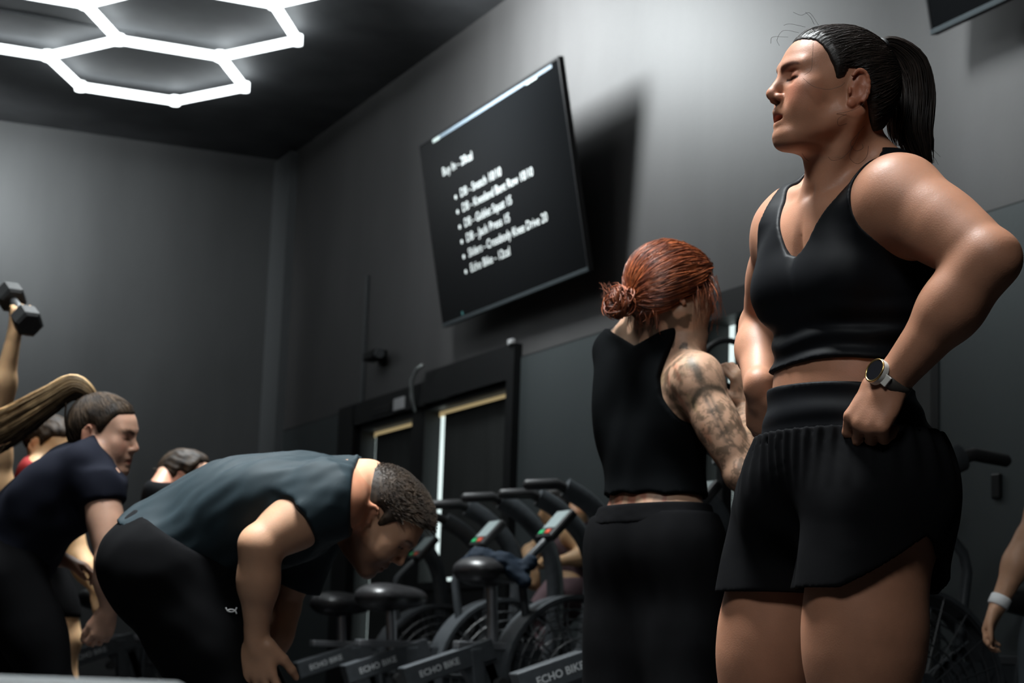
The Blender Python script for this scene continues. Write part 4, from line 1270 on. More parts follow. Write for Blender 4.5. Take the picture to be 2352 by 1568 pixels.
# --- watch on the left wrist
fa = nrm(wrL-elL); nb = im(-.86, .30, .40); nb = nrm(nb-fa*(nb@fa)); sd = np.cross(fa, nb)
wc = wrL + fa*.002
M_WCASE = mat('watch_white', (0.75, .72, .66), .35); M_GOLD = mat('gold', (0.75, .48, .18), .25, 1.0); M_WFACE = mat('watch_face', (.01, .01, .012), .08)
M_STRAP = mat('watch_strap', (.05, .042, .036), .55)
cc = wc+nb*.0345
wat_mb = MB().tube([cc-nb*.006, cc-nb*.004, cc+nb*.004, cc+nb*.006], [.0195, .0215, .0215, .0205], 36)
wat = wat_mb.build('watch', M_WCASE, w1, autosmooth=35); wat['label'] = 'white and gold wristwatch with a dark strap'
MB().torus(cc+nb*.0065, nb, .0192, .0018, 40, 8).build('bezel', M_GOLD, wat, smooth=True)
MB().tube([cc+nb*.005, cc+nb*.0072], .0178, 32).build('watch_face', M_WFACE, wat, autosmooth=30)
for q in (-.55, 0, .55):
    d_ = -(sd*cos(q)+fa*sin(q))*(-1)
    MB().tube([cc+d_*.021, cc+d_*.0245], .0028, 10).build('pusher', M_GOLD, wat, autosmooth=30)
for q in (-1, 1):
    a_ = cc+fa*0+sd*.0  # lugs to the strap
    MB().bar(cc+sd*q*.016-nb*.002, cc+sd*q*.027-nb*.010, .018, .006, up=nb, bev=.001).build('lug', M_WCASE, wat)
st = MB(); st.torus(wc, fa, .0315, .003, 36, 6); ob = st.build('strap', M_STRAP, wat, smooth=True)
co = np.array([v.co[:] for v in ob.data.vertices]); rel = co-wc; ax = rel@fa
co += np.outer(ax*2.6, fa)
ob.data.vertices.foreach_set('co', co.astype(np.float32).ravel())
shoe(w1, anL, toe, 1.0, M_SHOE, M_SOLE); shoe(w1, anR, toe, 1.0, M_SHOE, M_SOLE)
# ------------------------------------------------------------------ generic figure for the other people
def add_torso(S, Pc, Rp, Cc, Rc, k=1.0, wide=1.0, female=True, deep=1.0):
    """pelvis centre and axes (left, forward, up), rib-cage centre and axes"""
    S.group('torso'); r3 = lambda a, b, c: np.array([a*k*wide, b*k*deep, c*k])
    q = lambda a, b, c: np.array([a*k*wide, b*k*deep, c*k])
    S.frame(Pc, Rp)
    hw = 1.0 if female else .92
    S.ell(q(0, -.008, .02), r3(.163*hw, .115, .115), .04)
    for s in (-1, 1):
        S.ell(q(s*.082*hw, -.052, -.035), r3(.086, .08, .09), .05)
        S.ell(q(s*.118*hw, 0, -.03), r3(.066, .085, .095), .05)
    S.frame()
    a = np.asarray(Pc)+Rp@q(0, .005, .06); b = np.asarray(Cc)+Rc@q(0, .0, -.09); m = (a+b)/2+ (Rp[:, 1]+Rc[:, 1])*(-.004)
    wst = .108 if female else .118
    for t in (.0, .35, .65, 1.0):
        c = a+(b-a)*t
        Rm = rot_axes(Rp[:, 0], Rp[:, 1]*(1-t)+Rc[:, 1]*t, Rp[:, 2]*(1-t)+Rc[:, 2]*t)
        S.ell(c, r3((wst+.018), .092, .085), .06, Rm)
    S.frame(Cc, Rc)
    cw = 1.0 if female else 1.1
    S.ell(q(0, 0, -.03), r3(.143*cw, .106, .165), .06)
    S.ell(q(0, -.012, .065), r3(.150*cw, .098, .095), .05)
    S.cone(q(-.122*cw, -.015, .125), q(.122*cw, -.015, .125), .055*k, .055*k, .05)
    for s in (-1, 1):
        S.cone(q(s*.028, -.032, .225), q(s*.138*cw, -.025, .152), .040*k*cw, .036*k*cw, .04)
        if female: S.ell(q(s*.072, .078, -.005), r3(.062, .048, .06), .035)
        else: S.ell(q(s*.075, .062, .045), r3(.078, .045, .062), .04)
        S.ell(q(s*.118*cw, -.035, .0), r3(.05, .07, .11), .04)
    S.frame()
    return np.asarray(Cc)+Rc@q(0, -.018, .17)
def add_neck(S, HC, Rh, NB, k=1.0, thick=1.0):
    S.group('neck').frame()
    S.cone(HC+Rh@np.array([0, -.020, -.025])*k, NB, .052*k*thick, .058*k*thick, .03)
    S.cone(HC+Rh@np.array([0, .010, -.05])*k, NB+np.asarray(Rh[:, 1])*.03*k, .042*k, .044*k, .03)
def axes(left, fwd, up):
    """left, forward, up as given (made orthogonal, keeping forward)"""
    f = nrm(fwd); u = np.asarray(up, float); u = nrm(u-f*(u@f)); l = np.asarray(left, float); l = nrm(l-f*(l@f)-u*(l@u))
    return np.array([l, f, u]).T
def half(P, p, n): return ((np.asarray(P, np.float64)-np.asarray(p))@nrm(n)).astype(np.float32)
def garment(name, S, groups, cuts, off, h, m, parent, fold=0.0, ff=18, seed=3, extra=None, pad=.03, sleeves=(), aniso=None, kk=.004):
    """cloth that follows the body: offset surface cut by planes (point, outward normal)"""
    ops = [o for o in S.ops if o[5] in groups and o[0] == 'u']
    lo = np.min([o[2]-o[6] for o in ops], 0)-pad; hi = np.max([o[2]+o[6] for o in ops], 0)+pad
    for s_, e_, f_, r0, r1 in sleeves: lo = np.minimum(lo, s_+(e_-s_)*f_-.12); hi = np.maximum(hi, s_+(e_-s_)*f_+.12)
    A = np.eye(3) if aniso is None else aniso
    def fn(P):
        d = S(P, groups)-off
        n = np.asarray(P, np.float64)
        for s_, e_, f_, r0, r1 in sleeves:
            ax = nrm(e_-s_); L_ = np.linalg.norm(e_-s_)*f_; t = (n-s_)@ax
            r = np.linalg.norm((n-s_)-np.outer(t, ax), axis=1)-(r0+(r1-r0)*np.clip(t/L_, 0, 1))
            d = smin(d, np.maximum(np.maximum(r, t-L_), -t-.02).astype(np.float32), .03)
        if fold: d = d + fold*wob(np.asarray(P)@A, ff, seed)*.7 + fold*.5*wob(np.asarray(P)@A, ff*2.3, seed+1)
        for c in cuts: d = smax(d, c(P) if callable(c) else half(P, *c), kk)
        if extra is not None: d = extra(P, d)
        return d
    return solid_mesh(name, fn, lo, hi, h, m, parent)
def person_root(p, label, group=None):
    return empty('person', (float(p[0]), float(p[1]), 0.0), label, 'person', group)
def leg_pair(S, hips, knees, ankles, toe, k, fat):
    for a, b, c in zip(hips, knees, ankles): add_leg(S, a, b, c, toe, k, fat)
SKIN_L = skin_mat('skin_light', (0.52, 0.30, 0.21), .5, .05)
SKIN_T = skin_mat('skin_tan', (0.47, 0.26, 0.16), .5, .05)
SKIN_G = skin_mat('skin_golden', (0.60, 0.37, 0.20), .5)
SKIN_I = skin_mat('skin_inked', (0.50, 0.30, 0.20), .5, .05)
M_BLKCLOTH = cloth_mat('black_cotton', (0.006, 0.0065, 0.0075), .85, 0, 900, .06)
M_PANTS = cloth_mat('black_sweat', (0.0045, 0.0045, 0.005), .9, 0, 800, .04)
M_TEAL = cloth_mat('teal_black_shirt', (0.013, 0.022, 0.027), .65, 0, 900, .15)
M_NAVY = cloth_mat('navy_shirt', (0.009, 0.010, 0.016), .85, 0, 900, .06)

# ------------------------------------------------------------------ tattooed woman with copper hair, seen from behind
D2 = 4.6
O2, rt2, bk2 = view_frame(1508, 1160, D2)
R2 = facing(rt2, bk2, -145)
w2 = person_root(O2, 'woman with copper red hair and a tattooed arm, seen from behind')
k2 = .945
S = Solid()
Pc = np.array([O2[0], O2[1], .905]); Cc = Pc+np.array([0, 0, .325]) + rt2*(-.012)
NB = add_torso(S, Pc, R2, Cc, R2, k2, .80, True, .92)
HC2 = PX(1541, 683, 4.6); Rh2 = facing(rt2, bk2, -118)@rotx(radians(-6))
add_neck(S, HC2, Rh2, NB, .95)
add_head(S, HC2, Rh2, .95, True)
sh, el, wr = PX(1600, 872, 4.50), PX(1704, 1090, 4.42), PX(1716, 930, 4.62)
S.group('shoulder').frame().ell(sh, (.058, .058, .062), .04)
add_arm(S, sh, el, wr, .95, 1.08, .04)
add_hand(S, wr, im(-.25, .9, .1), im(-.7, -.1, -.6), im(-.3, 0, 1), [(.7, 1.0, .6)]*4, .95, (.5, .5, .6), .03)
shb, elb, wrb = PX(1436, 895, 4.72), PX(1448, 1075, 4.92), PX(1600, 960, 5.0)
S.group('shoulder').frame().ell(shb, (.055, .055, .06), .04)
add_arm(S, shb, elb, wrb, .95, 1.05, .04)
add_hand(S, wrb, im(.8, .5, 0), im(.2, -.2, 1), im(0, 1, 0), [(.7, 1.0, .6)]*4, .95)
hp = [Pc+R2@np.array([s*.068, 0, -.03]) for s in (1, -1)]; kn = [np.array([h[0], h[1], .46])+R2[:, 0]*s*.03 for h, s in zip(hp, (1, -1))]
an = [np.array([q[0], q[1], .085]) for q in kn]
leg_pair(S, hp, kn, an, R2[:, 1], .95, .86)
arm_ax = nrm(el-sh); arm_len = np.linalg.norm(el-sh); tc_ = nrm(-FW-arm_ax*(-FW@arm_ax)); arm_u = np.cross(arm_ax, tc_)
def ink(V):
    T = tint_head(V, HC2, Rh2, .95)
    def mix(m, c):
        nonlocal T
        T = T*(1-m[:, None])+T*m[:, None]*np.asarray(c)
    t = ((V-sh)@arm_ax)/arm_len; u = (V-sh)@arm_u
    dist = np.linalg.norm((V-sh)-np.outer((V-sh)@arm_ax, arm_ax), axis=1)
    on = ((t > -.25) & (t < 1.25) & (dist < .085)).astype(float)
    f2 = ((V-el)@nrm(wr-el))/np.linalg.norm(wr-el)
    d2 = np.linalg.norm((V-el)-np.outer((V-el)@nrm(wr-el), nrm(wr-el)), axis=1)
    on2 = ((f2 > 0) & (f2 < 1.1) & (d2 < .06)).astype(float)
    onm = np.maximum(on, on2)
    a = wob(V, 140, 21); b = wob(V, 290, 22); c = wob(V, 75, 23)
    edge = np.clip(1.4-np.abs(a+.45*b)/.10, 0, 1)
    patch = np.clip((a*.7+b*.5-.14)/.10, 0, 1)
    dens = np.clip((t+.1)/.5, .55, 1)
    mix(np.clip(np.maximum(edge*.65, patch*.75), 0, 1)*onm*dens, (.20, .23, .22))
    mix(np.clip((c-.30)/.12, 0, 1)*onm*.5*np.clip((t-.35)/.3, 0, 1), (.9, .50, .35))
    mix(np.clip((-c-.34)/.12, 0, 1)*onm*.45, (.62, .75, .55))
    mix(onm*np.clip((t-.3)/.6, 0, 1)*.55, (.45, .42, .40))
    # dagger: hilt, guard, blade
    hilt = np.clip(1.5-np.sqrt(((t-.02)/.16)**2+((u+.004)/.013)**2)*1.2, 0, 1)
    guard = np.clip(1.5-np.abs(t-.17-45*(u+.004)**2)/.035, 0, 1)*(np.abs(u+.004) < .042)
    blade = np.clip(1.6-np.abs(u+.002)/.009, 0, 1)*(t > .17)*(t < .72)
    mix(np.clip(np.maximum(np.maximum(hilt, guard), blade*.8), 0, 1)*on, (.22, .25, .25))
    mix(np.clip(1.5-np.abs(u+.002)/.0035, 0, 1)*(t > .24)*(t < .68)*on*.8, (2.2, 2.0, 1.9))
    # shoulder blade and neck ink, lower back colours
    Lb = (V-Cc)@R2
    sb = np.exp(-(((Lb[:, 0]+.135)/.035)**2+((Lb[:, 2]-.04)/.07)**2))*(Lb[:, 1] < .02)
    mix(np.clip(sb*2, 0, 1)*np.clip((a+.3*b+.02)/.12, 0, 1)*.75, (.35, .38, .36))
    mix(np.clip(sb*2, 0, 1)*np.clip((c-.25)/.1, 0, 1)*.5, (1.0, .55, .5))
    Ln = (V-HC2)@Rh2
    nk = ((Ln[:, 2] < -.045) & (Ln[:, 2] > -.13) & (Ln[:, 1] < .03)).astype(float)
    mix(nk*np.clip((wob(V, 70, 31)+.12)/.12, 0, 1)*.9, (.16, .17, .165))
    lb = np.exp(-((V[:, 2]-1.0)/.05)**2)*(Lb[:, 0] > -.09)
    mix(lb*np.clip((wob(V, 80, 33)-.05)/.1, 0, 1)*.7, (.75, .38, .36)); mix(lb*np.clip((wob(V, 110, 34)-.1)/.1, 0, 1)*.5, (.5, .5, .48))
    return T
lo, hi = S.bounds()
inb = lambda V: V[:, 2] > .92
solid_mesh('body', S, lo, hi, .012, SKIN_I, w2, regions=[(inb, [lo[0], lo[1], .90], hi, .0040)], color=ink)
# tank top
def tank_cut(P):
    L = (np.asarray(P, np.float64)-Cc)@R2/k2; L[:, 0] /= .86; a = np.abs(L[:, 0]); z = L[:, 2]; f = L[:, 1]
    bo = np.interp(z, [-.16, -.09, -.05, .0, .05, .10, .15, .25], [.40, .20, .155, .128, .116, .126, .142, .150])
    bo = bo + np.where(L[:, 0] > 0, .045, -.014)*np.clip((z+.1)/.1, 0, 1)
    r = np.maximum((a-bo)*.8, -.235+.003*np.sin(L[:, 0]*70)-z)
    nz = .140+.10*a - np.where(f > .03, .06, 0)
    return (np.maximum(r, (z-nz-.35*a)*.8)*k2).astype(np.float32)
garment('tank_top', S, ('torso', 'shoulder'), [tank_cut], .013, .0048, cloth_mat('faded_black_cotton', (.0035, .004, .0045), .85, 0, 900, .03), w2, .0055, 26, 5, aniso=np.diag([1, 1, .35]))
# trousers
S.group('trouser').frame()
for s, h_, q_ in zip((1, -1), hp, kn):
    S.cone(h_+np.array([0, 0, .02]), q_, .088, .080, .05); S.cone(q_, q_-np.array([0, 0, .34]), .082, .07, .03)
trs = garment('trousers', S, ('torso', 'trouser', 'leg'), [lambda P: (np.asarray(P)[:, 2]-.965-.006*np.sin((np.asarray(P)@rt2)*9)).astype(np.float32)], .012, .0065, M_PANTS, w2, .005, 26, 8, aniso=np.diag([1, 1, .4]), extra=lambda P, d: smax(d, (.08-np.asarray(P)[:, 2]).astype(np.float32), .004))
garment('trouser_waistband', S, ('torso',), [lambda P: (np.abs(np.asarray(P)[:, 2]-.962-.006*np.sin((np.asarray(P)@rt2)*9))-.024).astype(np.float32)], .0155, .005, M_PANTS, w2, .002, 60, 2)
for q in an: shoe(w2, q, R2[:, 1], .95, M_SHOE, M_SOLE)
# copper hair gathered in a loose bun
M_COP = hair_mat('copper_hair', (0.115, 0.026, 0.010), .42, .45, (0.23, 0.062, 0.021))
HL_C = [(-.14, -.07), (-.07, -.075), (-.045, -.06), (-.02, -.045), (.0, -.03), (.02, -.015), (.045, .012), (.07, .045), (.085, .075), (.12, .085)]
KC = np.array([0, -.120, -.030])
_, cfn = hair_cap('hair', HC2, Rh2, .95, HL_C, KC, M_COP, w2, .0032, .015, .0012, 26, seed=4)
pc_, rc_ = scalp_strands(HC2, Rh2, .95, HL_C, KC, 3000, cfn, seed=9, r=.0011, lift=.006)
strands_obj('hair_strands', pc_, rc_, 4, M_COP, w2, 5, .45)
g_ = np.random.default_rng(12); pth, rad = [], []
bc = HC2+Rh2@(KC*.95)+Rh2@np.array([0, -.022, -.012])
for i in range(150):
    R_ = .012+.020*g_.uniform(); ax_ = nrm(Rh2[:, 1]*1.0+g_.normal(size=3)*.45); u_ = nrm(np.cross(ax_, g_.normal(size=3))); v_ = np.cross(ax_, u_)
    t = np.linspace(g_.uniform(0, 6), g_.uniform(0, 6)+5.2, 22)
    pth.append(bc + g_.normal(size=3)*.008 + R_*(np.cos(t)[:, None]*u_+np.sin(t)[:, None]*v_) + np.outer(np.sin(t*1.5)*.008, ax_)); rad.append(.0018*np.sin(np.linspace(.3, 2.9, 22)))
strands_obj('bun', pth, rad, 5, M_COP, w2, 6, .35, False)
pth, rad = [], []
for i in range(70):
    a = bc+g_.normal(size=3)*.012; e = PX(1385+g_.uniform(-10, 25), 690+g_.uniform(-45, 45), 4.68+g_.uniform(-.04, .04))
    pth.append(bez([a, (a+e)/2+g_.normal(size=3)*.006, e], 10)); rad.append(.0009*np.linspace(1, .2, len(pth[-1])))
for i in range(130):                       # locks falling beside the face and at the nape
    if i % 2:
        a = HC2+Rh2@np.array([-.072+g_.uniform(-.006, .01), .03+g_.uniform(-.02, .05), .05+g_.uniform(-.03, .02)]); e = a+np.array([0, 0, -.07-g_.uniform(0, .05)])+Rh2[:, 1]*g_.uniform(-.01, .03)
    else:
        a = HC2+Rh2@np.array([g_.uniform(-.05, .05), -.06+g_.uniform(-.03, .01), -.05]); e = a+np.array([0, 0, -.045-g_.uniform(0, .035)])+g_.normal(size=3)*.012
    if i % 2 == 0: e = a+(e-a)*.55+g_.normal(size=3)*.008
    m_ = (a+e)/2 - Rh2[:, 0]*.012*(i % 2)+g_.normal(size=3)*.007
    pth.append(bez([a, m_, e], 10)); rad.append(.0009*np.linspace(1, .25, len(pth[-1])))
strands_obj('loose_hair', pth, rad, 4, M_COP, w2, 7, .4)
# fine gold chain
ch = MB(); ch.torus(NB+np.array([0, 0, .038]), nrm(np.array([0, 0, 1.0])+R2[:, 1]*.35), .066, .0016, 48, 6); ch.build('necklace', M_GOLD, w2, smooth=True)
# ------------------------------------------------------------------ man bent over with his hands on his knees
m3 = person_root(PX(470, 1500, 4.5), 'man in a dark teal shirt bent over with hands on his knees')
S = Solid()
AW = -FW                                   # towards the camera
Rp = axes(-AW, im(.72, -.69, 0), im(.69, .72, 0)); Rc = axes(-AW, im(.17, -.98, 0), im(.98, .17, 0))
Pc = PX(392, 1288, 4.52); Cc = PX(628, 1172, 4.50)
NB = add_torso(S, Pc, Rp, Cc, Rc, 1.03, 1.0, False, 1.02)
S.group('torso').frame().cone(Pc+im(.03, .03, 0), Cc-Rc[:, 2]*.06, .112, .112, .06)
HC3 = PX(858, 1194, 4.47); Rh3 = axes(-AW+im(.05, .0, 0), im(.60, -.80, .10), im(.80, .60, 0))
add_neck(S, HC3, Rh3, NB, 1.05, 1.12)
add_head(S, HC3, Rh3, .98, False, jawk=1.08)
shA, elA, wrA = PX(762, 1150, 4.36), PX(592, 1252, 4.28), PX(590, 1462, 4.32)
shB, elB, wrB = PX(738, 1150, 4.66), PX(648, 1398, 4.66), PX(602, 1545, 4.60)
for a in (shA, shB): S.group('shoulder').frame().ell(a, (.068, .068, .068), .045)
add_arm(S, shA, elA, wrA, 1.04, 1.02, .05, mus=1.08); add_arm(S, shB, elB, wrB, 1.04, 1.0, .05)
add_hand(S, wrA, im(.10, -.95, .1), im(.3, 0, -.95), im(1, .2, 0), [(.15, .35, .25), (.1, .3, .2), (.12, .3, .2), (.15, .3, .2)], 1.08, (.7, .55, .3), .14)
add_hand(S, wrB, im(.05, -.95, .0), im(.2, 0, .9), im(1, .2, 0), [(.2, .3, .2)]*4, 1.06)
hA, hB = PX(385, 1312, 4.42), PX(392, 1312, 4.62)
kA, kB = PX(548, 1622, 4.40), PX(570, 1622, 4.64)
tA, tB = np.array([*PX(470, 1640, 4.42)[:2], .09]), np.array([*PX(490, 1640, 4.66)[:2], .09])
toe3 = nrm(np.array([CR[0], CR[1], 0]))
add_leg(S, hA, kA, tA, toe3, 1.04, 1.08); add_leg(S, hB, kB, tB, toe3, 1.04, 1.08)
lo, hi = S.bounds()
def tint3(V):
    return tint_head(V, HC3, Rh3, .98, lips=(.85, .6, .58), brow=(.2, .15, .12), blush=.1, stubble=.95)
solid_mesh('body', S, lo, hi, .013, SKIN_T, m3, regions=[(lambda V: V[:, 2] > .5, [lo[0], lo[1], .48], hi, .0045)], color=tint3)
def neck_hem(P):
    c = half(P, NB+Rc[:, 2]*.03, Rc[:, 2]*.95+Rc[:, 1]*.2)
    return np.maximum(c, half(P, Pc+Rp[:, 2]*.05, -(Rp[:, 2]-Rp[:, 1]*.35))).astype(np.float32)
garment('t_shirt', S, ('torso', 'shoulder'), [neck_hem], .013, .0058, M_TEAL, m3, .0085, 34, 5, sleeves=((shA, elA, .46, .084, .076), (shB, elB, .78, .084, .080)))
S.group('trouser').frame()
for h_, k_, t_ in ((hA, kA, tA), (hB, kB, tB)):
    S.cone(h_, k_, .118, .088, .05); S.cone(k_, t_+np.array([0, 0, .03]), .086, .058, .03)
garment('trousers', S, ('torso', 'trouser', 'leg'), [lambda P: half(P, Pc+Rp[:, 2]*.085, Rp[:, 2]-Rp[:, 1]*.25), lambda P: (.08-np.asarray(P)[:, 2]).astype(np.float32)], .008, .0075, M_PANTS, m3, .007, 20, 9)
garment('trouser_waistband', S, ('torso',), [lambda P: (np.abs(half(P, Pc+Rp[:, 2]*.062, Rp[:, 2]-Rp[:, 1]*.25))-.022).astype(np.float32)], .011, .006, M_BLKCLOTH, m3, .002, 40, 3)
for q in (tA, tB): shoe(m3, q, toe3, 1.08, M_SHOE, M_SOLE)
M_HAIR_B = hair_mat('brown_hair', (0.020, 0.0125, 0.008), .6, .2, (0.05, 0.032, 0.02))
HL_M = [(-.14, -.035), (-.06, -.03), (-.035, -.012), (-.022, .01), (-.012, .036), (.006, .037), (.014, .010), (.026, .006), (.033, .036), (.05, .066), (.082, .082), (.12, .088)]
hair_cap('hair', HC3, Rh3, .98, HL_M, (0, -.05, .11), M_HAIR_B, m3, .0042, .008, .0010, 30, seed=14)
g_ = np.random.default_rng(31); pth, rad = [], []
for i in range(5200):
    th = g_.uniform(-pi, pi); ph = g_.uniform(.05, 1.5)
    p0 = np.array([0, -.008, .046])+np.array([.076*cos(ph)*sin(th), .100*cos(ph)*cos(th), .086*sin(ph)])*1.04
    if p0[2] < np.interp(p0[1], [q[0] for q in HL_M], [q[1] for q in HL_M])+.004: continue
    ln = .010+.022*np.clip((p0[1]+.02)/.1, 0, 1)*np.clip(p0[2]/.08, 0, 1)
    d_ = nrm(np.array([p0[0]*.5, .35+g_.normal()*.4, .35+g_.normal()*.3])+nrm(p0)*.6)
    a = HC3+Rh3@(p0*.97); e = a+Rh3@(d_*ln)+np.array([0, 0, -.35*ln])
    pth.append(np.stack([a, (a+e)/2+Rh3@nrm(p0)*.002, e])); rad.append(np.array([.0007, .0006, .0002]))
strands_obj('hair_strands', pth, rad, 4, M_HAIR_B, m3, 8, .35)
# emblem on the trouser leg: two interlocked arcs
zz_ = np.linspace(4.1, 4.6, 200); MARGIN[0] = .3
fd_ = S(np.array([PX(531, 1402, z_) for z_ in zz_]), ('torso', 'trouser', 'leg'))-.010
ec = PX(531, 1402, zz_[np.argmax(fd_ < 0)]-.004); M_WHT = mat('white_print', (.7, .7, .7), .6)
def lgo(mb, c, sgn, wd_=.012):
    pts = [c+im(wd_*cos(a), sgn*(.0075-.0105*sin(a)), .0) for a in np.linspace(.0, pi, 14)]
    mb.tube(pts, .0017, 6)
lg = MB(); lgo(lg, ec, 1); lgo(lg, ec, -1)
lg2 = lg.build('emblem', M_WHT, m3, smooth=True)

# ------------------------------------------------------------------ woman with the flung blonde ponytail
w4 = person_root(PX(60, 1400, 5.7), 'woman in a dark T-shirt leaning forward, blonde ponytail flung back')
S = Solid()
Rp = axes(-AW, im(.80, -.60, 0), im(.60, .80, 0)); Rc = axes(-AW+im(.2, 0, 0), im(.62, -.78, 0), im(.78, .62, 0))
Pc = PX(15, 1302, 5.75); Cc = PX(140, 1135, 5.72)
NB = add_torso(S, Pc, Rp, Cc, Rc, .98, 1.0, True)
HC4 = PX(233, 1004, 5.70); Rh4 = axes(-AW+im(.08, 0, 0), im(.93, -.22, .22), im(.18, .97, 0))
add_neck(S, HC4, Rh4, NB, .97); add_head(S, HC4, Rh4, .98, True)
sA, eA, wA = PX(232, 1112, 5.58), PX(252, 1290, 5.50), PX(250, 1398, 5.55)
sB, eB, wB = PX(215, 1120, 5.88), PX(70, 1262, 6.02), PX(140, 1284, 5.9)
for a in (sA, sB): S.group('shoulder').frame().ell(a, (.056, .056, .058), .04)
add_arm(S, sA, eA, wA, .98, 1.05, .04); add_arm(S, sB, eB, wB, .95, 1.0, .04)
add_hand(S, wA, im(-.25, -.9, 0), im(-.6, 0, -.7), im(-.5, 0, .8), [(.5, .8, .5)]*4, .98)
add_hand(S, wB, im(.85, -.25, .0), im(-.1, -.9, .1), im(0, 0, 1), [(.4, .6, .4)]*4, .95)
hA, hB = PX(20, 1325, 5.64), PX(30, 1325, 5.86); kA, kB = PX(120, 1590, 5.62), PX(30, 1600, 5.9)
tA, tB = np.array([*PX(60, 1640, 5.66)[:2], .085]), np.array([*PX(-60, 1640, 5.95)[:2], .085])
add_leg(S, hA, kA, tA, toe3, .97, 1.05); add_leg(S, hB, kB, tB, toe3, .97, 1.05)
lo, hi = S.bounds()
solid_mesh('body', S, lo, hi, .014, SKIN_L, w4, regions=[(lambda V: V[:, 2] > .5, [lo[0], lo[1], .48], hi, .006)], color=lambda V: tint_head(V, HC4, Rh4, .98, blush=.4))
SL4 = ((sA, eA, .26), (sB, eB, .35))
garment('t_shirt', S, ('torso', 'shoulder'), [lambda P: np.maximum(half(P, NB+Rc[:, 2]*.04, Rc[:, 2]), half(P, Pc-Rp[:, 2]*.13, -(Rp[:, 2]-Rp[:, 1]*.35)))], .012, .008, M_NAVY, w4, .006, 20, 6, sleeves=tuple((a, b, f, .076, .070) for a, b, f in SL4))
garment('leggings', S, ('torso', 'leg'), [lambda P: half(P, Pc+Rp[:, 2]*.13, Rp[:, 2]-Rp[:, 1]*.3), lambda P: (.10-np.asarray(P)[:, 2]).astype(np.float32)], .006, .009, M_PANTS, w4)
for q in (tA, tB): shoe(w4, q, toe3, .97, M_SHOE, M_SOLE)
M_HAIR_BL = hair_mat('blonde_hair', (0.20, 0.125, 0.06), .5, .35, (0.34, 0.23, 0.12)); M_HAIR_LB = hair_mat('light_brown_hair', (0.014, 0.009, 0.006), .6, .2, (0.045, 0.028, 0.016))
K4 = np.array([0, -.055, .115])
_, fn4 = hair_cap('hair', HC4, Rh4, .98, HL_W, K4, M_HAIR_LB, w4, .0045, .007, .0010, 40, seed=17)
pa, ra = scalp_strands(HC4, Rh4, .98, HL_W, K4, 1500, fn4, r=.0011)
strands_obj('hair_strands', pa, ra, 4, M_HAIR_LB, w4, 4, .5)
p5_, r5_ = tail(None, [(224, 930, 5.71), (196, 912, 5.71), (160, 905, 5.71), (105, 940, 5.71), (45, 985, 5.71), (-5, 1012, 5.71), (-60, 1035, 5.71)], [.010, .014, .020, .026, .032, .038, .04], 220, .0017, 18, .02)
strands_obj('ponytail_underside', p5_, r5_, 4, M_HAIR_LB, w4, 19, .4, False)
p4, r4 = tail(None, [(222, 925, 5.70), (200, 893, 5.70), (165, 880, 5.70), (110, 912, 5.70), (50, 950, 5.70), (0, 978, 5.70), (-60, 1005, 5.70)], [.012, .018, .026, .033, .042, .050, .05], 520, .0017, 15, .02)
strands_obj('ponytail', p4, r4, 4, M_HAIR_BL, w4, 9, .55, False)
pth = [bez([PX(152, 925, 5.68), PX(150, 970, 5.68), PX(160, 1010, 5.68), PX(178, 1030, 5.68)], 16)]
strands_obj('loose_hair', pth, [np.full(len(pth[0]), .003)], 5, M_HAIR_LB, w4, stuff=False)
tie = MB(); tie.torus(PX(216, 915, 5.70), PX(200, 893, 5.7)-PX(222, 925, 5.7), .014, .007, 18, 8); tie.build('hair_tie', MATS['hair_tie'], w4, smooth=True)
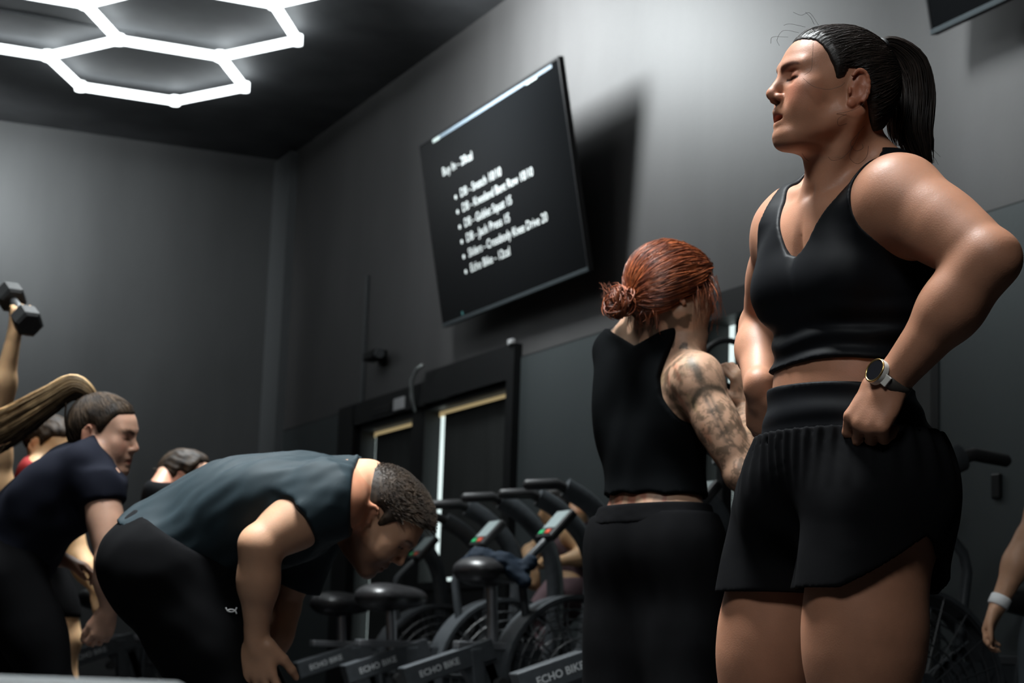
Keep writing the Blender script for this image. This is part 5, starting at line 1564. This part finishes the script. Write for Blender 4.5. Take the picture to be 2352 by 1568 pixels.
# ------------------------------------------------------------------ people in the background
def simple_person(label, d, px, py, face_deg, pose, skin, shirt, pants, hair_m, hl=None, k=1.0, female=True, shirt_sleeve=.35, hair_thick=.012, h=.009, lower=True, bare_top=False, knot=(0, -.1, .05), sh_px=None):
    """pose: dict with head (x, y, depth, yaw, pitch), pel, chest (x, y, depth), arms [(shoulder, elbow, wrist, hand dir, palm)], legs [(hip, knee, ankle x,y,depth)]"""
    root = person_root(PX(*pose['pel']), label)
    S = Solid()
    pel = PX(*pose['pel']); ch = PX(*pose['chest'])
    _, rt_, bk_ = view_frame(*pose['pel'])
    Rf = facing(rt_, bk_, face_deg)
    up = nrm(ch-pel)
    Rc = axes(Rf[:, 0], Rf[:, 1]-up*(Rf[:, 1]@up), up)
    Rp = axes(Rf[:, 0], Rf[:, 1]-(up*.5+np.array([0, 0, .5]))*(Rf[:, 1]@(up*.5+np.array([0, 0, .5]))), up*.5+np.array([0, 0, .5]))
    NB = add_torso(S, pel, Rp, ch, Rc, k, 1.0, female)
    if pose.get('head'):
        hx = pose['head']; HC = PX(*hx[:3]); Rh = facing(rt_, bk_, hx[3])@rotx(radians(hx[4]))
        add_neck(S, HC, Rh, NB, k); add_head(S, HC, Rh, k, female)
    sl = []
    for (a, b, c, D, N, T, cu) in pose['arms']:
        a, b, c = PX(*a), PX(*b), PX(*c)
        S.group('shoulder').frame().ell(a, (.056*k, .056*k, .058*k), .04)
        add_arm(S, a, b, c, k, 1.0 if female else 1.12, .04)
        add_hand(S, c, D, N, T, cu, k); sl.append((a, b))
    tl = []
    for (a, b, c) in pose['legs']:
        a, b = PX(*a), PX(*b); c = np.array([*PX(*c)[:2], .085])
        add_leg(S, a, b, c, Rf[:, 1], k, 1.02); tl.append((a, b, c))
    lo, hi = S.bounds()
    col = (lambda V: tint_head(V, HC, Rh, k)) if pose.get('head') else (lambda V: np.ones((len(V), 3)))
    solid_mesh('body', S, lo, hi, h, skin, root, color=col)
    cut = lambda P: np.maximum(half(P, NB+Rc[:, 2]*(.02 if shirt_sleeve else -.05), Rc[:, 2]), half(P, pel+Rp[:, 2]*.0, -Rp[:, 2]))
    sls = tuple((a, b, shirt_sleeve, .072*k, .066*k) for a, b in sl) if shirt_sleeve else ()
    garment('shirt' if shirt_sleeve else 'tank_top', S, ('torso', 'shoulder') if shirt_sleeve else ('torso',), [cut], .009, h*1.1, shirt, root, .004, 20, 4, sleeves=sls)
    garment('trousers', S, ('torso', 'leg'), [lambda P: half(P, pel+Rp[:, 2]*.05, Rp[:, 2]), lambda P: ((pose.get('short') or .11)-np.asarray(P)[:, 2]).astype(np.float32)], .009, h*1.15, pants, root)
    for a, b, c in tl: shoe(root, c, Rf[:, 1], k, M_SHOE, M_SOLE)
    if pose.get('head') and hair_m is not None:
        hair_cap('hair', HC, Rh, k, hl or HL_W, knot, hair_m, root, .006, hair_thick, .003, 22, seed=5)
    return root, S
FIST = [(.9, 1.2, .7)]*4
LOOSE = [(.35, .5, .35)]*4
M_GREY_L = cloth_mat('slate_leggings', (.05, .06, .068), .8, 0, 700, .2)
M_YEL = cloth_mat('yellow_top', (.55, .36, .08), .8, 0, 700, .2)
M_RED = cloth_mat('red_shirt', (.25, .02, .02), .8, 0, 700, .2)
M_MAUVE = cloth_mat('mauve_top', (.14, .09, .10), .8, 0, 700, .2)
# raising a dumbbell, left edge
p5, S5 = simple_person('person at the left edge raising a dumbbell overhead', 7.0, -60, 1300, -70, dict(
    head=(-75, 1040, 7.0, -70, 0), pel=(-70, 1330, 7.0), chest=(-45, 1165, 7.0),
    arms=[((-6, 1120, 6.9), (-6, 955, 6.88), (34, 762, 6.88), im(.28, .92, 0), im(-.5, .2, -.8), im(.9, -.3, 0), [(1.2, 1.4, .8)]*4),
          ((-90, 1125, 7.12), (-120, 1270, 7.1), (-80, 1380, 7.0), im(0, -1, 0), im(0, 0, -1), im(1, 0, 0), LOOSE)],
    legs=[((-60, 1350, 6.92), (-50, 1560, 6.9), (-55, 1600, 6.95)), ((-85, 1350, 7.1), (-80, 1560, 7.1), (-95, 1600, 7.15))]),
    SKIN_G, M_YEL, M_PANTS, M_HAIR_B, shirt_sleeve=0)
# man reaching down, behind the blonde woman
p6, S6 = simple_person('man bending down behind the blonde woman, arm reaching to the floor', 6.9, 60, 1300, -60, dict(
    head=(108, 1030, 7.65, -50, -25), pel=(60, 1290, 7.75), chest=(105, 1150, 7.70),
    arms=[((140, 1180, 7.55), (178, 1280, 7.50), (222, 1352, 7.45), im(.25, -.95, 0), im(-.3, 0, -.9), im(.9, .2, 0), LOOSE),
          ((85, 1150, 7.90), (60, 1300, 7.90), (80, 1400, 7.85), im(0, -1, 0), im(0, 0, -1), im(1, 0, 0), LOOSE)],
    legs=[((85, 1310, 7.63), (150, 1470, 7.60), (145, 1600, 7.65)), ((50, 1310, 7.85), (80, 1500, 7.90), (60, 1600, 7.95))], short=.72),
    SKIN_G, M_RED, M_PANTS, M_HAIR_B, hl=HL_M, female=False, k=1.0)
# curly-haired rider in front of the far corner
p7, S7 = simple_person('dark-haired woman whose head shows over the bent man', 7.4, 410, 1250, -65, dict(
    head=(425, 1108, 7.6, -80, -5), pel=(380, 1340, 7.6), chest=(395, 1210, 7.6),
    arms=[((410, 1190, 7.48), (440, 1270, 7.45), (500, 1250, 7.5), im(.9, .2, 0), im(0, -1, 0), im(0, 0, -1), FIST),
          ((410, 1190, 7.75), (440, 1270, 7.8), (500, 1250, 7.75), im(.9, .2, 0), im(0, -1, 0), im(0, 0, 1), FIST)],
    legs=[((390, 1350, 7.5), (440, 1440, 7.5), (430, 1600, 7.5)), ((390, 1350, 7.72), (440, 1480, 7.72), (420, 1600, 7.72))]),
    SKIN_L, M_BLKCLOTH, M_PANTS, M_HAIR_LB, k=.97, hair_thick=.012, knot=(0, -.12, .02))
HC7 = PX(425, 1108, 7.6); g_ = np.random.default_rng(5); pth, rad = [], []
for i in range(60):
    c_ = PX(375+g_.uniform(-10, 22), 1098+g_.uniform(-20, 40), 7.6+g_.uniform(-.04, .04)); t = np.linspace(0, 9, 20); R_ = .008+.008*g_.uniform()
    u_ = nrm(g_.normal(size=3)); v_ = nrm(np.cross(u_, g_.normal(size=3)))
    pth.append(c_+R_*(np.cos(t)[:, None]*u_+np.sin(t)[:, None]*v_)+np.outer(t*.004, nrm(g_.normal(size=3)))); rad.append(np.full(20, .003))
strands_obj('curly_bun', pth, rad, 4, M_HAIR_LB, p7, stuff=False)
# rider behind the air bikes
p8, S8 = simple_person('bare-shouldered rider behind the air bikes, elbow bent', 8.9, 1300, 1300, 75, dict(
    head=(1288, 1172, 9.50, 110, -8), pel=(1318, 1345, 9.50), chest=(1308, 1248, 9.50),
    arms=[((1318, 1228, 9.35), (1358, 1276, 9.25), (1285, 1288, 9.21), im(-.9, .15, 0), im(0, -1, 0), im(0, .3, -1), FIST),
          ((1285, 1232, 9.65), (1215, 1268, 9.70), (1225, 1305, 9.55), im(-.2, -.9, .2), im(.5, 0, -1), im(0, .3, 1), FIST)],
    legs=[((1310, 1352, 9.40), (1255, 1400, 9.35), (1270, 1560, 9.35)), ((1310, 1352, 9.60), (1260, 1440, 9.60), (1280, 1560, 9.60))]),
    SKIN_G, M_MAUVE, M_MAUVE, M_HAIR_D, k=.97, shirt_sleeve=0, hair_thick=.016, hl=HL_C, knot=(0, -.1, -.02))
# passer-by at the right edge with a white wristband
p9, S9 = simple_person('person at the right edge with a white wristband', 5.9, 2500, 1300, 80, dict(
    head=(2520, 860, 5.95, 80, 0), pel=(2480, 1310, 5.95), chest=(2490, 1085, 5.95),
    arms=[((2445, 1040, 5.78), (2364, 1235, 5.70), (2292, 1390, 5.65), im(-.38, -.92, 0), im(.7, -.3, .5), im(-.6, .2, .7), [(.45, .7, .4)]*4),
          ((2500, 1040, 6.12), (2540, 1240, 6.15), (2530, 1400, 6.1), im(0, -1, 0), im(0, 0, 1), im(-1, 0, 0), LOOSE)],
    legs=[((2465, 1340, 5.86), (2388, 1620, 5.82), (2400, 1640, 5.85)), ((2490, 1340, 6.06), (2520, 1620, 6.1), (2550, 1640, 6.15))]),
    SKIN_T, M_BLKCLOTH, M_GREY_L, M_HAIR_D, k=1.0, shirt_sleeve=.3)
wv = nrm(PX(2292, 1390, 5.65)-PX(2362, 1235, 5.70))
bd = MB(); bd.tube([PX(2292, 1390, 5.65)-wv*.030, PX(2292, 1390, 5.65)-wv*.026, PX(2292, 1390, 5.65)+wv*.000, PX(2292, 1390, 5.65)+wv*.004], [.028, .032, .032, .028], 18)
bd.build('wristband', mat('white_band', (.75, .75, .75), .6), p9, smooth=True)
# dumbbell in the raised hand
db = empty('dumbbell', tuple(PX(44, 706, 6.86)), 'black hexagonal dumbbell held up in a raised hand', 'dumbbell')
M_RUB = mat('black_rubber', (.012, .0125, .013), .6, noise=(60, .2)); M_CHR = mat('dumbbell_steel', (.35, .36, .37), .35, .9)
a_, b_ = PX(25, 682, 6.98), PX(62, 736, 6.80); ax_ = nrm(b_-a_); a_ = a_-ax_*.0; 
for c_, s_ in ((a_, -1), (b_, 1)):
    hd = MB(); hd.tube([c_-ax_*.042, c_-ax_*.034, c_+ax_*.034, c_+ax_*.042], [.040, .052, .052, .040], 6)
    hd.build('weight_head', M_RUB, db)
MB().tube([a_, a_*.5+b_*.5, b_], [.014, .017, .014], 12).build('grip', M_CHR, db, smooth=True)
